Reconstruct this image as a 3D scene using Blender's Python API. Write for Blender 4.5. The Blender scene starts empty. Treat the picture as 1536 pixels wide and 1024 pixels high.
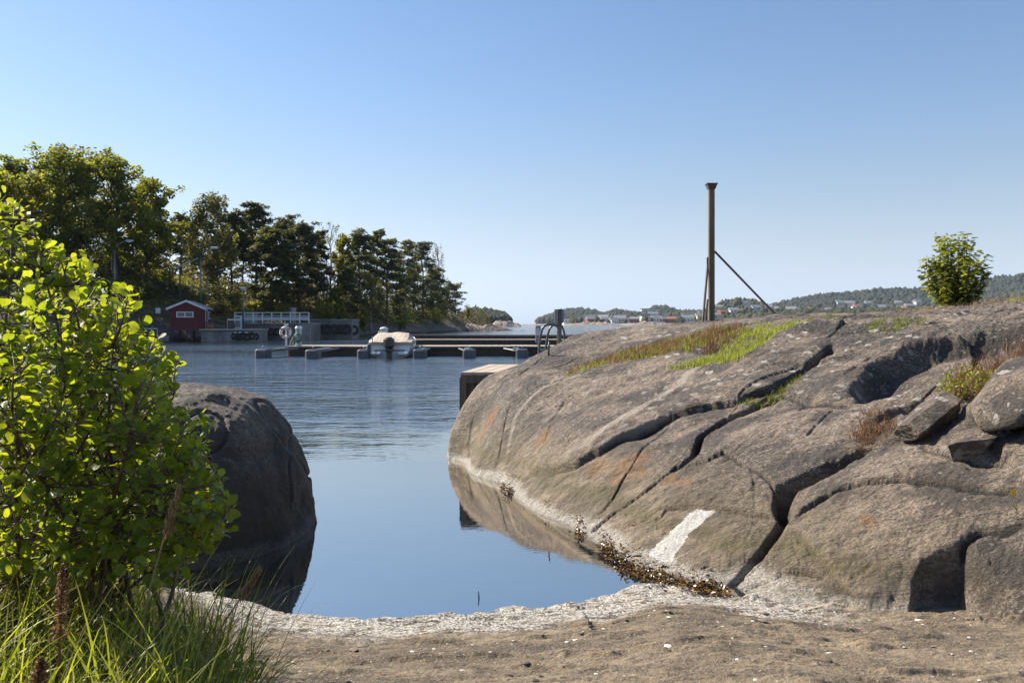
import bpy, math, random
import numpy as np
from mathutils import Vector, Matrix

# ------------------------------------------------------------------ camera, sky, sun, exposure
S = bpy.context.scene
COL = S.collection
F = 1280.0          # focal length in pixels of the 1536 px wide photograph
H = 1.65            # eye height above the water
HY = 486.0          # row of the horizon
cam_d = bpy.data.cameras.new("camera")
cam_d.sensor_width = 36.0
cam_d.lens = 36.0 * F / 1536.0
cam_d.shift_y = -(512.0 - HY) / 1536.0
cam_d.clip_start = 0.05
cam_d.clip_end = 30000.0
cam = bpy.data.objects.new("camera", cam_d)
cam.location = (0, 0, H)
cam.rotation_euler = (math.radians(90), 0, 0)
COL.objects.link(cam)
S.camera = cam
SUN_AZ = math.radians(-62.0)     # from the view direction towards the left
SUN_EL = math.radians(38.0)
world = bpy.data.worlds.new("World")
S.world = world
world.use_nodes = True
wn = world.node_tree
wn.nodes.clear()
sky = wn.nodes.new('ShaderNodeTexSky')
sky.sky_type = 'NISHITA'
sky.sun_disc = False
sky.sun_elevation = SUN_EL
sky.sun_rotation = SUN_AZ
sky.air_density = 1.0
sky.dust_density = 0.3
sky.ozone_density = 1.6
bg = wn.nodes.new('ShaderNodeBackground')
bg.inputs[1].default_value = 0.083
wo = wn.nodes.new('ShaderNodeOutputWorld')
# the physical sky is too yellow close to the horizon for this clear autumn air: cooler there
_tc = wn.nodes.new('ShaderNodeTexCoord'); _sp = wn.nodes.new('ShaderNodeSeparateXYZ')
wn.links.new(_tc.outputs['Generated'], _sp.inputs[0])
_mr = wn.nodes.new('ShaderNodeMapRange'); _mr.interpolation_type = 'SMOOTHSTEP'
wn.links.new(_sp.outputs[2], _mr.inputs[0])
_mr.inputs[1].default_value = 0.0; _mr.inputs[2].default_value = 0.26; _mr.inputs[3].default_value = 1.0; _mr.inputs[4].default_value = 0.0
_bw = wn.nodes.new('ShaderNodeRGBToBW'); wn.links.new(sky.outputs[0], _bw.inputs[0])
_tint = wn.nodes.new('ShaderNodeMix'); _tint.data_type = 'RGBA'; _tint.blend_type = 'MULTIPLY'; _tint.inputs[0].default_value = 1.0
wn.links.new(_bw.outputs[0], _tint.inputs[6]); _tint.inputs[7].default_value = (0.76, 0.92, 1.10, 1)
_mx = wn.nodes.new('ShaderNodeMix'); _mx.data_type = 'RGBA'
wn.links.new(_mr.outputs[0], _mx.inputs[0]); wn.links.new(sky.outputs[0], _mx.inputs[6]); wn.links.new(_tint.outputs[2], _mx.inputs[7])
_t2 = wn.nodes.new('ShaderNodeMix'); _t2.data_type = 'RGBA'; _t2.blend_type = 'MULTIPLY'; _t2.inputs[0].default_value = 1.0
_mg = wn.nodes.new('ShaderNodeMapRange'); wn.links.new(_sp.outputs[2], _mg.inputs[0]); _mg.inputs[1].default_value = 0.02; _mg.inputs[2].default_value = 0.42
_mc = wn.nodes.new('ShaderNodeMix'); _mc.data_type = 'RGBA'; wn.links.new(_mg.outputs[0], _mc.inputs[0])
_mc.inputs[6].default_value = (0.90, 0.86, 0.88, 1); _mc.inputs[7].default_value = (0.80, 0.885, 0.975, 1)
wn.links.new(_mc.outputs[2], _t2.inputs[7]); wn.links.new(_mx.outputs[2], _t2.inputs[6])
wn.links.new(_t2.outputs[2], bg.inputs[0])
wn.links.new(bg.outputs[0], wo.inputs[0])
sun_d = bpy.data.lights.new("sun", 'SUN')
sun_d.energy = 5.0
sun_d.angle = math.radians(0.53)
sun_d.color = (1.0, 0.91, 0.77)
sun = bpy.data.objects.new("sun", sun_d)
sdir = Vector((math.sin(SUN_AZ) * math.cos(SUN_EL), math.cos(SUN_AZ) * math.cos(SUN_EL), math.sin(SUN_EL)))
sun.rotation_euler = sdir.to_track_quat('Z', 'Y').to_euler()
sun.location = (-20, 20, 30)
COL.objects.link(sun)
S.view_settings.view_transform = 'Standard'
S.view_settings.look = 'None'
S.view_settings.gamma = 1.0
S.view_settings.exposure = 0.97
S.render.engine = 'CYCLES'
S.cycles.use_denoising = True
S.cycles.max_bounces = 8
S.cycles.transparent_max_bounces = 8
S.cycles.volume_bounces = 0
S.cycles.caustics_reflective = False
S.cycles.caustics_refractive = False
S.cycles.sample_clamp_indirect = 6.0

RNG = np.random.RandomState(7)
rnd = random.Random(11)

# ------------------------------------------------------------------ helpers
def P(px, py, Y):
    return np.array([(px - 768.0) / F * Y, Y, H - (py - HY) / F * Y])

def PZ(px, py, z):
    Y = (H - z) * F / (py - HY)
    return P(px, py, Y)

_perm = np.random.RandomState(3).permutation(256)
_perm = np.concatenate([_perm, _perm, _perm])
_g3 = np.random.RandomState(5).normal(size=(256, 3))
_g3 /= np.linalg.norm(_g3, axis=1)[:, None]

def perlin(x, y, z):
    x = np.asarray(x, float); y = np.asarray(y, float) + 0 * x; z = np.asarray(z, float) + 0 * x
    xi = np.floor(x).astype(int); yi = np.floor(y).astype(int); zi = np.floor(z).astype(int)
    xf = x - xi; yf = y - yi; zf = z - zi
    u = xf * xf * xf * (xf * (xf * 6 - 15) + 10)
    v = yf * yf * yf * (yf * (yf * 6 - 15) + 10)
    w = zf * zf * zf * (zf * (zf * 6 - 15) + 10)
    def g(i, j, k):
        h = _perm[(_perm[(_perm[(xi + i) & 255] + yi + j) & 255] + zi + k) & 255]
        gr = _g3[h]
        return gr[..., 0] * (xf - i) + gr[..., 1] * (yf - j) + gr[..., 2] * (zf - k)
    def L(a, b, t): return a + t * (b - a)
    return L(L(L(g(0, 0, 0), g(1, 0, 0), u), L(g(0, 1, 0), g(1, 1, 0), u), v),
             L(L(g(0, 0, 1), g(1, 0, 1), u), L(g(0, 1, 1), g(1, 1, 1), u), v), w)

def fbm(x, y, z, oct=4, lac=2.03, gain=0.5):
    a = 1.0; s = 0; f = 1.0
    for i in range(oct):
        s = s + a * perlin(x * f + 17.3 * i, y * f + 5.1 * i, z * f + 9.7 * i)
        a *= gain; f *= lac
    return s

def ridged(x, y, z, oct=3):
    a = 1.0; s = 0; f = 1.0
    for i in range(oct):
        s = s + a * (1 - 2.2 * np.abs(perlin(x * f + 31 * i, y * f + 3 * i, z * f)))
        a *= 0.5; f *= 2.1
    return s

def sstep(a, b, x):
    t = np.clip((x - a) / (b - a), 0, 1)
    return t * t * (3 - 2 * t)

def new_mesh(name, verts, faces, mat=None, smooth=True, mats=None, fmat=None):
    me = bpy.data.meshes.new(name)
    verts = np.asarray(verts, dtype=np.float32)
    if isinstance(faces, np.ndarray):
        k = faces.shape[1]; n = len(faces)
        me.vertices.add(len(verts)); me.vertices.foreach_set('co', verts.ravel())
        me.loops.add(n * k); me.loops.foreach_set('vertex_index', faces.astype(np.int32).ravel())
        me.polygons.add(n)
        me.polygons.foreach_set('loop_start', np.arange(0, n * k, k, dtype=np.int32))
        me.polygons.foreach_set('loop_total', np.full(n, k, dtype=np.int32))
        me.update(calc_edges=True)
    else:
        me.from_pydata([tuple(v) for v in verts], [], faces)
        me.update()
    if mats:
        for m in mats: me.materials.append(m)
        if fmat is not None: me.polygons.foreach_set('material_index', np.asarray(fmat, dtype=np.int32))
    elif mat: me.materials.append(mat)
    if smooth: me.polygons.foreach_set('use_smooth', np.ones(len(me.polygons), dtype=bool))
    me.validate()
    return me

def link(name, me, parent=None):
    o = bpy.data.objects.new(name, me)
    COL.objects.link(o)
    if parent: o.parent = parent
    return o

def tag(o, label=None, cat=None, group=None, kind=None):
    if label: o['label'] = label
    if cat: o['category'] = cat
    if group: o['group'] = group
    if kind: o['kind'] = kind
    return o

def thing(name, loc, label, cat, group=None, rz=0.0):
    o = bpy.data.objects.new(name, None)
    COL.objects.link(o)
    o.location = tuple(loc); o.rotation_euler = (0, 0, rz)
    o.empty_display_size = 0.2
    return tag(o, label, cat, group)

def vattr(me, name, arr):
    a = me.attributes.new(name, 'FLOAT', 'POINT')
    a.data.foreach_set('value', np.asarray(arr, dtype=np.float32))

class MB:
    """collects simple shapes; build() links them as one mesh object"""
    def __init__(s): s.v = []; s.f = []
    def add(s, vs, fs):
        b = len(s.v)
        s.v.extend([tuple(map(float, v)) for v in vs]); s.f.extend([tuple(int(i) + b for i in f) for f in fs]); return s
    def box(s, c, d, rz=0.0, bev=0.0, taper=0.0):
        cx, cy, cz = c; hx, hy, hz = d[0] / 2, d[1] / 2, d[2] / 2
        ca, sa = math.cos(rz), math.sin(rz)
        def tr(x, y, z): return (cx + x * ca - y * sa, cy + x * sa + y * ca, cz + z)
        if bev <= 0:
            vs = []
            for z in (-hz, hz):
                k = 1 - (taper if z > 0 else 0)
                for x, y in ((-hx, -hy), (hx, -hy), (hx, hy), (-hx, hy)): vs.append(tr(x * k, y * k, z))
            return s.add(vs, [(0, 3, 2, 1), (4, 5, 6, 7), (0, 1, 5, 4), (1, 2, 6, 5), (2, 3, 7, 6), (3, 0, 4, 7)])
        b = min(bev, hx * .9, hy * .9, hz * .9)
        vs = []; fs = []
        ring = lambda x, y: [(-x + b, -y), (x - b, -y), (x, -y + b), (x, y - b), (x - b, y), (-x + b, y), (-x, y - b), (-x, -y + b)]
        lv = [(hx - b, hy - b, -hz), (hx, hy, -hz + b), (hx, hy, hz - b), (hx - b, hy - b, hz)]
        for (x, y, z) in lv:
            for (a, c2) in ring(x, y): vs.append(tr(a, c2, z))
        for k in range(3):
            for i in range(8):
                j = (i + 1) % 8
                fs.append((k * 8 + i, k * 8 + j, (k + 1) * 8 + j, (k + 1) * 8 + i))
        fs.append(tuple(range(7, -1, -1))); fs.append(tuple(range(24, 32)))
        return s.add(vs, fs)
    def tube(s, pts, r, n=8, cap=True):
        pts = [np.array(p, float) for p in pts]
        m = len(pts)
        rs = r if hasattr(r, '__len__') else [r] * m
        b = len(s.v)
        up = np.array([0.0, 0, 1])
        prev = None
        for i in range(m):
            t = pts[min(i + 1, m - 1)] - pts[max(i - 1, 0)]
            t = t / (np.linalg.norm(t) + 1e-9)
            if prev is None:
                a = np.cross(t, up)
                if np.linalg.norm(a) < 1e-3: a = np.cross(t, np.array([1.0, 0, 0]))
            else:
                a = prev - t * np.dot(prev, t)
            a /= (np.linalg.norm(a) + 1e-9); prev = a
            c = np.cross(t, a)
            for k in range(n):
                th = 2 * math.pi * k / n
                q = pts[i] + rs[i] * (math.cos(th) * a + math.sin(th) * c)
                s.v.append((float(q[0]), float(q[1]), float(q[2])))
        for i in range(m - 1):
            for k in range(n):
                k2 = (k + 1) % n
                s.f.append((b + i * n + k, b + i * n + k2, b + (i + 1) * n + k2, b + (i + 1) * n + k))
        if cap:
            s.f.append(tuple(b + k for k in range(n - 1, -1, -1)))
            s.f.append(tuple(b + (m - 1) * n + k for k in range(n)))
        return s
    def cyl(s, c, r, h, n=16, r2=None):
        c = np.array(c, float)
        return s.tube([c, c + (0, 0, h)], [r, r if r2 is None else r2], n)
    def torus(s, c, R, r, axis='y', n=20, m=8, rz=0.0):
        b = len(s.v)
        for i in range(n):
            a = 2 * math.pi * i / n
            for j in range(m):
                t = 2 * math.pi * j / m
                u = (R + r * math.cos(t)) * math.cos(a); w = (R + r * math.cos(t)) * math.sin(a); d = r * math.sin(t)
                if axis == 'y': p = (u, d, w)
                elif axis == 'x': p = (d, u, w)
                else: p = (u, w, d)
                ca, sa = math.cos(rz), math.sin(rz)
                s.v.append((c[0] + p[0] * ca - p[1] * sa, c[1] + p[0] * sa + p[1] * ca, c[2] + p[2]))
        for i in range(n):
            for j in range(m):
                i2, j2 = (i + 1) % n, (j + 1) % m
                s.f.append((b + i * m + j, b + i2 * m + j, b + i2 * m + j2, b + i * m + j2))
        return s
    def build(s, name, mat, parent=None, smooth=False, label=None, local=False):
        vs = np.array(s.v)
        if parent is not None and not local: vs = vs - np.array(parent.matrix_basis.translation if parent.parent is None else (0, 0, 0))
        if parent is not None and parent.parent is not None and not local:
            vs = vs - np.array(parent.parent.location)
        me = new_mesh(name, vs, s.f, mat, smooth)
        o = link(name, me, parent)
        if label: o['label'] = label
        return o

def copy_tree(o, parent=None):
    c = o.copy(); COL.objects.link(c)
    if parent: c.parent = parent
    for ch in list(o.children): copy_tree(ch, c)
    return c

# ------------------------------------------------------------------ materials
class NT:
    def __init__(s, m):
        m.use_nodes = True
        s.t = m.node_tree; s.t.nodes.clear()
        s.out = s.n('ShaderNodeOutputMaterial')
    def n(s, typ, **kw):
        x = s.t.nodes.new(typ)
        for k, v in kw.items(): setattr(x, k, v)
        return x
    def l(s, a, b): s.t.links.new(a, b)
    def set(s, inp, v):
        if hasattr(v, 'is_output') or isinstance(v, bpy.types.NodeSocket): s.l(v, inp)
        elif isinstance(v, (tuple, list)) and len(v) == 3 and inp.type == 'RGBA': inp.default_value = (*v, 1)
        else: inp.default_value = v
    def pos(s):
        if not hasattr(s, '_pos'):
            s._pos = s.n('ShaderNodeTexCoord').outputs['Object']
        return s._pos
    def wpos(s):
        if not hasattr(s, '_wp'): s._wp = s.n('ShaderNodeNewGeometry').outputs['Position']
        return s._wp
    def map(s, scale=(1, 1, 1), rot=(0, 0, 0), loc=(0, 0, 0), src=None):
        m = s.n('ShaderNodeMapping')
        m.inputs['Scale'].default_value = scale; m.inputs['Rotation'].default_value = rot; m.inputs['Location'].default_value = loc
        s.l(src or s.pos(), m.inputs[0]); return m.outputs[0]
    def noise(s, scale, detail=4, rough=0.55, vec=None, dist=0.0):
        x = s.n('ShaderNodeTexNoise')
        x.inputs['Scale'].default_value = scale; x.inputs['Detail'].default_value = detail
        x.inputs['Roughness'].default_value = rough; x.inputs['Distortion'].default_value = dist
        s.l(vec or s.pos(), x.inputs['Vector']); return x.outputs['Fac']
    def voro(s, scale, vec=None, feature='F1', rnd_=1.0, out='Distance'):
        x = s.n('ShaderNodeTexVoronoi', feature=feature)
        x.inputs['Scale'].default_value = scale; x.inputs['Randomness'].default_value = rnd_
        s.l(vec or s.pos(), x.inputs['Vector']); return x.outputs[out]
    def ramp(s, fac, a, b, lo=0.0, hi=1.0):
        x = s.n('ShaderNodeMapRange', interpolation_type='SMOOTHSTEP')
        s.set(x.inputs[0], fac)
        x.inputs[1].default_value = a; x.inputs[2].default_value = b
        x.inputs[3].default_value = lo; x.inputs[4].default_value = hi
        return x.outputs[0]
    def mix(s, f, a, b, mode='MIX'):
        x = s.n('ShaderNodeMix', data_type='RGBA', blend_type=mode)
        s.set(x.inputs[0], f)
        s.set(x.inputs[6], a); s.set(x.inputs[7], b)
        return x.outputs[2]
    def math(s, op, a, b=None, c=None):
        x = s.n('ShaderNodeMath', operation=op)
        s.set(x.inputs[0], a)
        if b is not None: s.set(x.inputs[1], b)
        if c is not None: s.set(x.inputs[2], c)
        return x.outputs[0]
    def attr(s, name): return s.n('ShaderNodeAttribute', attribute_name=name).outputs['Fac']
    def sep(s, v):
        x = s.n('ShaderNodeSeparateXYZ'); s.l(v, x.inputs[0]); return x.outputs
    def bump(s, h, strength=0.5, dist=0.01, normal=None):
        x = s.n('ShaderNodeBump')
        s.set(x.inputs['Strength'], strength); x.inputs['Distance'].default_value = dist
        s.l(h, x.inputs['Height'])
        if normal: s.l(normal, x.inputs['Normal'])
        return x.outputs[0]
    def princ(s, col, rough=0.7, **kw):
        x = s.n('ShaderNodeBsdfPrincipled')
        s.set(x.inputs['Base Color'], col); s.set(x.inputs['Roughness'], rough)
        for k, v in kw.items(): s.set(x.inputs[k.replace('_', ' ')], v)
        return x
    def done(s, sh): s.l(sh, s.out.inputs['Surface'])

def newmat(name):
    m = bpy.data.materials.new(name); return m, NT(m)

def simple(name, c, c2=None, rough=0.7, scale=3.0, bump=0.15, metallic=0.0, bdist=0.01, streak=None, spec=0.5):
    m, t = newmat(name)
    c2 = c2 or tuple(x * 0.6 for x in c)
    vec = t.map(scale=streak) if streak else None
    n1 = t.noise(scale, 6, 0.65, vec); n2 = t.noise(scale * 9, 3, 0.6, vec)
    f = t.ramp(t.math('ADD', t.math('MULTIPLY', n1, 0.65), t.math('MULTIPLY', n2, 0.35)), 0.36, 0.64)
    col = t.mix(f, c2, c)
    p = t.princ(col, rough, Metallic=metallic)
    p.inputs['Specular IOR Level'].default_value = spec
    if bump: t.l(t.bump(n2, bump, bdist), p.inputs['Normal'])
    t.done(p.outputs[0])
    return m
# ------------------------------------------------------------------ granite
def rock_material():
    m, t = newmat("granite")
    vec = t.wpos()
    st = t.map(scale=(1.0, 3.2, 3.2), rot=(0, 0, math.radians(-48)), src=vec)     # foliation runs one way
    big = t.noise(0.9, 5, 0.6, vec)
    mid = t.noise(3.2, 7, 0.68, st)
    fine = t.noise(15, 6, 0.75, st)
    grit = t.noise(75, 4, 0.75, vec)
    c = t.mix(t.ramp(big, 0.42, 0.58), (0.108, 0.078, 0.055), (0.37, 0.275, 0.195))
    c = t.mix(t.ramp(mid, 0.35, 0.65), t.mix(0.6, c, (0.06, 0.048, 0.038)), c)
    c = t.mix(t.ramp(fine, 0.50, 0.62, 0, .75), c, (0.43, 0.35, 0.27))
    c = t.mix(t.ramp(grit, 0.52, 0.62, 0, .6), c, (0.48, 0.40, 0.32))
    c = t.mix(t.ramp(grit, 0.47, 0.38, 0, .7), c, (0.045, 0.035, 0.028))
    c = t.mix(t.ramp(fine, 0.47, 0.37, 0, 0.8), c, (0.06, 0.047, 0.038))
    vf = t.n('ShaderNodeTexVoronoi'); vf.inputs['Scale'].default_value = 22.0; t.l(st, vf.inputs['Vector'])
    fl = t.math('MULTIPLY', t.ramp(vf.outputs['Distance'], 0.42, 0.2), t.math('MULTIPLY', t.ramp(t.sep(vf.outputs['Color'])[0], 0.55, 0.8), t.ramp(t.noise(2.4, 4, 0.6, st), 0.46, 0.62)))
    c = t.mix(t.math('MULTIPLY', fl, 0.75), c, (0.50, 0.43, 0.36))
    dk = t.math('MULTIPLY', t.ramp(vf.outputs['Distance'], 0.5, 0.25), t.ramp(t.sep(vf.outputs['Color'])[1], 0.60, 0.75))
    c = t.mix(t.math('MULTIPLY', dk, 0.6), c, (0.07, 0.055, 0.045))
    # dark algae staining in broad patches
    stain = t.ramp(t.noise(1.6, 6, 0.6, t.map(scale=(1, 1.5, 1), loc=(3, 1, 0), src=vec)), 0.49, 0.58, 0, 0.75)
    c = t.mix(stain, c, (0.055, 0.044, 0.038))
    # pale crustose lichen, round patches, more on the high ground
    z = t.sep(vec)[2]
    up = t.ramp(z, 0.35, 1.3)
    vor = t.n('ShaderNodeTexVoronoi'); vor.inputs['Scale'].default_value = 7.0
    dv = t.n('ShaderNodeVectorMath', operation='ADD')
    t.l(vec, dv.inputs[0])
    nz = t.n('ShaderNodeTexNoise'); nz.inputs['Scale'].default_value = 14; t.l(vec, nz.inputs['Vector'])
    sc = t.n('ShaderNodeVectorMath', operation='SCALE'); t.l(nz.outputs['Color'], sc.inputs[0]); sc.inputs['Scale'].default_value = 0.09
    t.l(sc.outputs[0], dv.inputs[1]); t.l(dv.outputs[0], vor.inputs['Vector'])
    patch = t.ramp(vor.outputs['Distance'], 0.33, 0.24)
    pick = t.ramp(t.sep(vor.outputs['Color'])[0], 0.48, 0.58)
    where = t.ramp(t.noise(0.8, 3, 0.5, t.map(loc=(7, 2, 1), src=vec)), 0.42, 0.52)
    li = t.math('MULTIPLY', t.math('MULTIPLY', patch, pick), t.math('MULTIPLY', where, up))
    c = t.mix(t.math('MULTIPLY', li, 0.85), c, (0.58, 0.54, 0.48))
    v2 = t.n('ShaderNodeTexVoronoi'); v2.inputs['Scale'].default_value = 26.0; t.l(dv.outputs[0], v2.inputs['Vector'])
    li2 = t.math('MULTIPLY', t.ramp(v2.outputs['Distance'], 0.34, 0.2), t.ramp(t.sep(v2.outputs['Color'])[1], 0.72, 0.8))
    c = t.mix(t.math('MULTIPLY', t.math('MULTIPLY', li2, t.ramp(z, 0.1, 0.9, 0.25, 1.0)), 0.75), c, (0.47, 0.43, 0.38))
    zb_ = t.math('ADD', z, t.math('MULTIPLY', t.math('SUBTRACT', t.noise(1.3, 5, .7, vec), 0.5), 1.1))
    c = t.mix(t.math('MULTIPLY', t.attr('dark'), t.ramp(zb_, 1.1, 0.35, 0.25, 0.95)), c, (0.036, 0.026, 0.018))  # shade of the boulder's front put into its colour, besides its damp stain
    # orange lichen, quartz veins, soil in the cracks
    brk = t.noise(20, 6, 0.8, st)
    orl = t.ramp(t.math('MULTIPLY', t.attr('orange'), t.math('ADD', t.math('MULTIPLY', t.math('SUBTRACT', brk, 0.5), 3.2), 0.48)), 0.32, 0.40)
    c = t.mix(t.math('MULTIPLY', orl, 0.9), c, (0.26, 0.095, 0.010))
    vn = t.ramp(t.math('MULTIPLY', t.attr('vein'), t.math('ADD', t.noise(16, 5, 0.8, vec), 0.3)), 0.30, 0.75, 0, 0.5)
    c = t.mix(vn, c, (0.52, 0.45, 0.37))
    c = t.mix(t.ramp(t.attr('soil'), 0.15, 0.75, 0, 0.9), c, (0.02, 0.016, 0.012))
    # tide zone: yellow-green algae film, then a pale belt, then black
    zz = t.math('ADD', z, t.math('MULTIPLY', t.math('SUBTRACT', t.noise(2.2, 5, 0.6, vec), 0.5), 0.22))
    zone = t.attr('tidal')
    alg = t.math('MULTIPLY', t.ramp(zz, 0.62, 0.36), zone)
    c = t.mix(t.math('MULTIPLY', alg, 0.42), c, t.mix(t.ramp(mid, 0.4, 0.6), (0.17, 0.13, 0.065), (0.36, 0.28, 0.17)))
    olive = t.math('MULTIPLY', t.math('MULTIPLY', t.ramp(zz, 0.14, 0.2), t.ramp(zz, 0.30, 0.22)), zone)
    c = t.mix(t.math('MULTIPLY', olive, 0.55), c, (0.12, 0.10, 0.03))
    pale_belt = t.math('MULTIPLY', t.ramp(t.math('ADD', zz, t.math('MULTIPLY', t.math('SUBTRACT', fine, 0.5), 0.16)), 0.10, 0.045), zone)
    c = t.mix(t.math('MULTIPLY', pale_belt, 0.85), c, t.mix(t.ramp(grit, 0.4, 0.6), (0.33, 0.29, 0.24), (0.72, 0.67, 0.58)))
    wet_glare = t.math('MULTIPLY', t.ramp(zz, 0.10, 0.0), zone)
    wet2 = t.math('MAXIMUM', wet_glare, t.attr('wet_glare'))
    c = t.mix(t.ramp(z, 0.02, -0.02, 0, 0.85), c, (0.03, 0.024, 0.016))
    wf = t.ramp(t.math('ADD', t.attr('wet_glare'), t.math('MULTIPLY', t.math('SUBTRACT', t.noise(22, 5, .75, vec), 0.5), 1.3)), 0.42, 0.6)
    c = t.mix(t.math('MULTIPLY', wf, t.ramp(grit, 0.36, 0.5, 0.35, 0.95)), c, (0.85, 0.82, 0.76))  # white glare on the streak painted into the rock colour
    rough = t.math('SUBTRACT', 0.72, t.math('MULTIPLY', wet2, 0.36))
    p = t.princ(c, rough)
    p.inputs['Specular IOR Level'].default_value = 0.55
    hgt = t.math('ADD', t.math('MULTIPLY', mid, 0.9), t.math('ADD', t.math('MULTIPLY', fine, 0.42), t.math('MULTIPLY', grit, 0.16)))
    t.l(t.bump(hgt, 1.0, 0.095), p.inputs['Normal'])
    t.done(p.outputs[0])
    return m
M_ROCK = rock_material()

# ------------------------------------------------------------------ the rock dome: base form
# (column, row, distance) read off the slope of the rock
CT = [
 (684,688,10.35),(688,650,10.45),(694,605,10.7),(700,695,10.0),(720,575,10.9),(750,727,8.76),(750,655,9.35),(750,600,9.9),(755,560,10.8),
 (850,790,6.95),(850,740,7.35),(850,697,7.85),(850,650,8.5),(850,600,9.4),(850,550,10.7),(850,509,12.2),
 (780,548,11.2),(925,495,12.0),
 (970,855,5.72),(1000,800,6.05),(1000,720,6.8),(1000,640,7.8),(1000,580,8.8),(1000,530,10.2),(1000,486.5,12.0),
 (1085,885,5.30),(1150,820,5.45),(1150,740,6.0),(1150,660,6.8),(1150,580,8.0),(1150,520,9.5),(1150,480,11.5),
 (1060,483,12.5),(1150,900,5.0),
 (1300,912,4.8),(1300,820,5.1),(1300,740,5.55),(1300,660,6.3),(1300,600,7.1),(1300,540,8.2),(1300,476,10.5),
 (1450,920,4.63),(1450,820,4.88),(1450,720,5.3),(1450,640,5.9),(1450,570,6.8),(1450,510,8.0),(1450,471,9.8),
 (1600,935,4.4),(1600,820,4.6),(1600,700,5.1),(1600,600,5.9),(1600,520,7.0),(1600,466,8.6),
 (1900,950,3.9),(1900,760,4.4),(1900,600,5.2),(1900,450,7.5)]
cp = np.array([P(*c) for c in CT])
ext = np.array([(1.0, 13.6, 1.30), (2.6, 15.0, 1.60), (4.3, 14.0, 1.72), (6.5, 14.0, 1.82), (9, 13, 2.0), (12, 12, 2.3), (3, 19, 1.2), (8, 20, 1.5), (14, 20, 2.0), (0.6, 12.6, 1.1), (5.5, 3.7, .25), (8, 3.6, .5), (12, 5, 1.4), (8, 5, 1.2), (18, 10, 2.3), (26, 15, 2.5), (16, 6, 1.8)])
cp = np.vstack([cp, ext])
def _tps(r2): return 0.5 * r2 * np.log(r2 + 1e-9)
_n = len(cp)
_K = _tps(((cp[:, None, :2] - cp[None, :, :2]) ** 2).sum(-1)) + np.eye(_n) * 0.02
_A = np.zeros((_n + 3, _n + 3)); _A[:_n, :_n] = _K
_A[:_n, _n] = 1; _A[:_n, _n + 1:] = cp[:, :2]; _A[_n, :_n] = 1; _A[_n + 1:, :_n] = cp[:, :2].T
_w = np.linalg.solve(_A, np.concatenate([cp[:, 2], np.zeros(3)]))
def tps(X, Y):
    sh = X.shape; X = X.ravel(); Y = Y.ravel(); o = np.empty(len(X))
    for i in range(0, len(X), 60000):
        a = X[i:i + 60000]; b = Y[i:i + 60000]
        r2 = (a[:, None] - cp[None, :, 0]) ** 2 + (b[:, None] - cp[None, :, 1]) ** 2
        o[i:i + 60000] = _tps(r2) @ _w[:_n] + _w[_n] + _w[_n + 1] * a + _w[_n + 2] * b
    return o.reshape(sh)

def seg_dist(X, Y, poly, closed=False):
    """distance to a polyline, signed (+ left of its direction), and position along it"""
    poly = np.asarray(poly, float)[:, :2]
    if closed: poly = np.vstack([poly, poly[:1]])
    best = np.full(X.shape, 1e9); sg = np.zeros(X.shape); tt = np.zeros(X.shape)
    L = np.linalg.norm(np.diff(poly, axis=0), axis=1); cum = np.concatenate([[0], np.cumsum(L)])
    for i in range(len(poly) - 1):
        a, b = poly[i], poly[i + 1]; d = b - a; l2 = (d @ d) + 1e-12
        t = np.clip(((X - a[0]) * d[0] + (Y - a[1]) * d[1]) / l2, 0, 1)
        dx = X - a[0] - t * d[0]; dy = Y - a[1] - t * d[1]
        ds = np.hypot(dx, dy)
        cr = d[0] * (Y - a[1]) - d[1] * (X - a[0])
        m = ds < best
        best = np.where(m, ds, best); sg = np.where(m, np.sign(cr), sg); tt = np.where(m, (cum[i] + t * L[i]) / cum[-1], tt)
    return best, sg, tt

def inside(X, Y, poly):
    r = np.zeros(X.shape, bool); n = len(poly); j = n - 1
    for i in range(n):
        xi, yi = poly[i][0], poly[i][1]; xj, yj = poly[j][0], poly[j][1]
        c = ((yi > Y) != (yj > Y)) & (X < (xj - xi) * (Y - yi) / (yj - yi + 1e-12) + xi)
        r ^= c; j = i
    return r

# left and far edge where the dome dives into the water
EDGE = [(-0.05, 8.0), (-0.45, 9.3), (-0.76, 10.1), (-0.80, 10.6), (-0.62, 11.15), (-0.1, 11.75), (0.7, 12.9), (1.6, 14.6), (2.6, 17.5), (4.0, 22.0), (30, 30), (30, 3), (5, 3), (1.0, 5)]
def base(X, Y):
    z = tps(X, Y)
    d, _, _ = seg_dist(X, Y, EDGE, True)
    s = np.where(inside(X, Y, EDGE), d, -d)
    # only the water side of the outline matters
    prof = np.where(s > 0, 2.05 * np.maximum(s, 0) ** 0.62, s * 3.0) + np.where(Y < 9.2, (9.2 - Y) * 2, 0) + np.where(X > 5, 9, 0)
    k = 0.10
    h = np.clip(0.5 + 0.5 * (prof - z) / k, 0, 1)
    return prof * (1 - h) + z * h - k * h * (1 - h)

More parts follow.
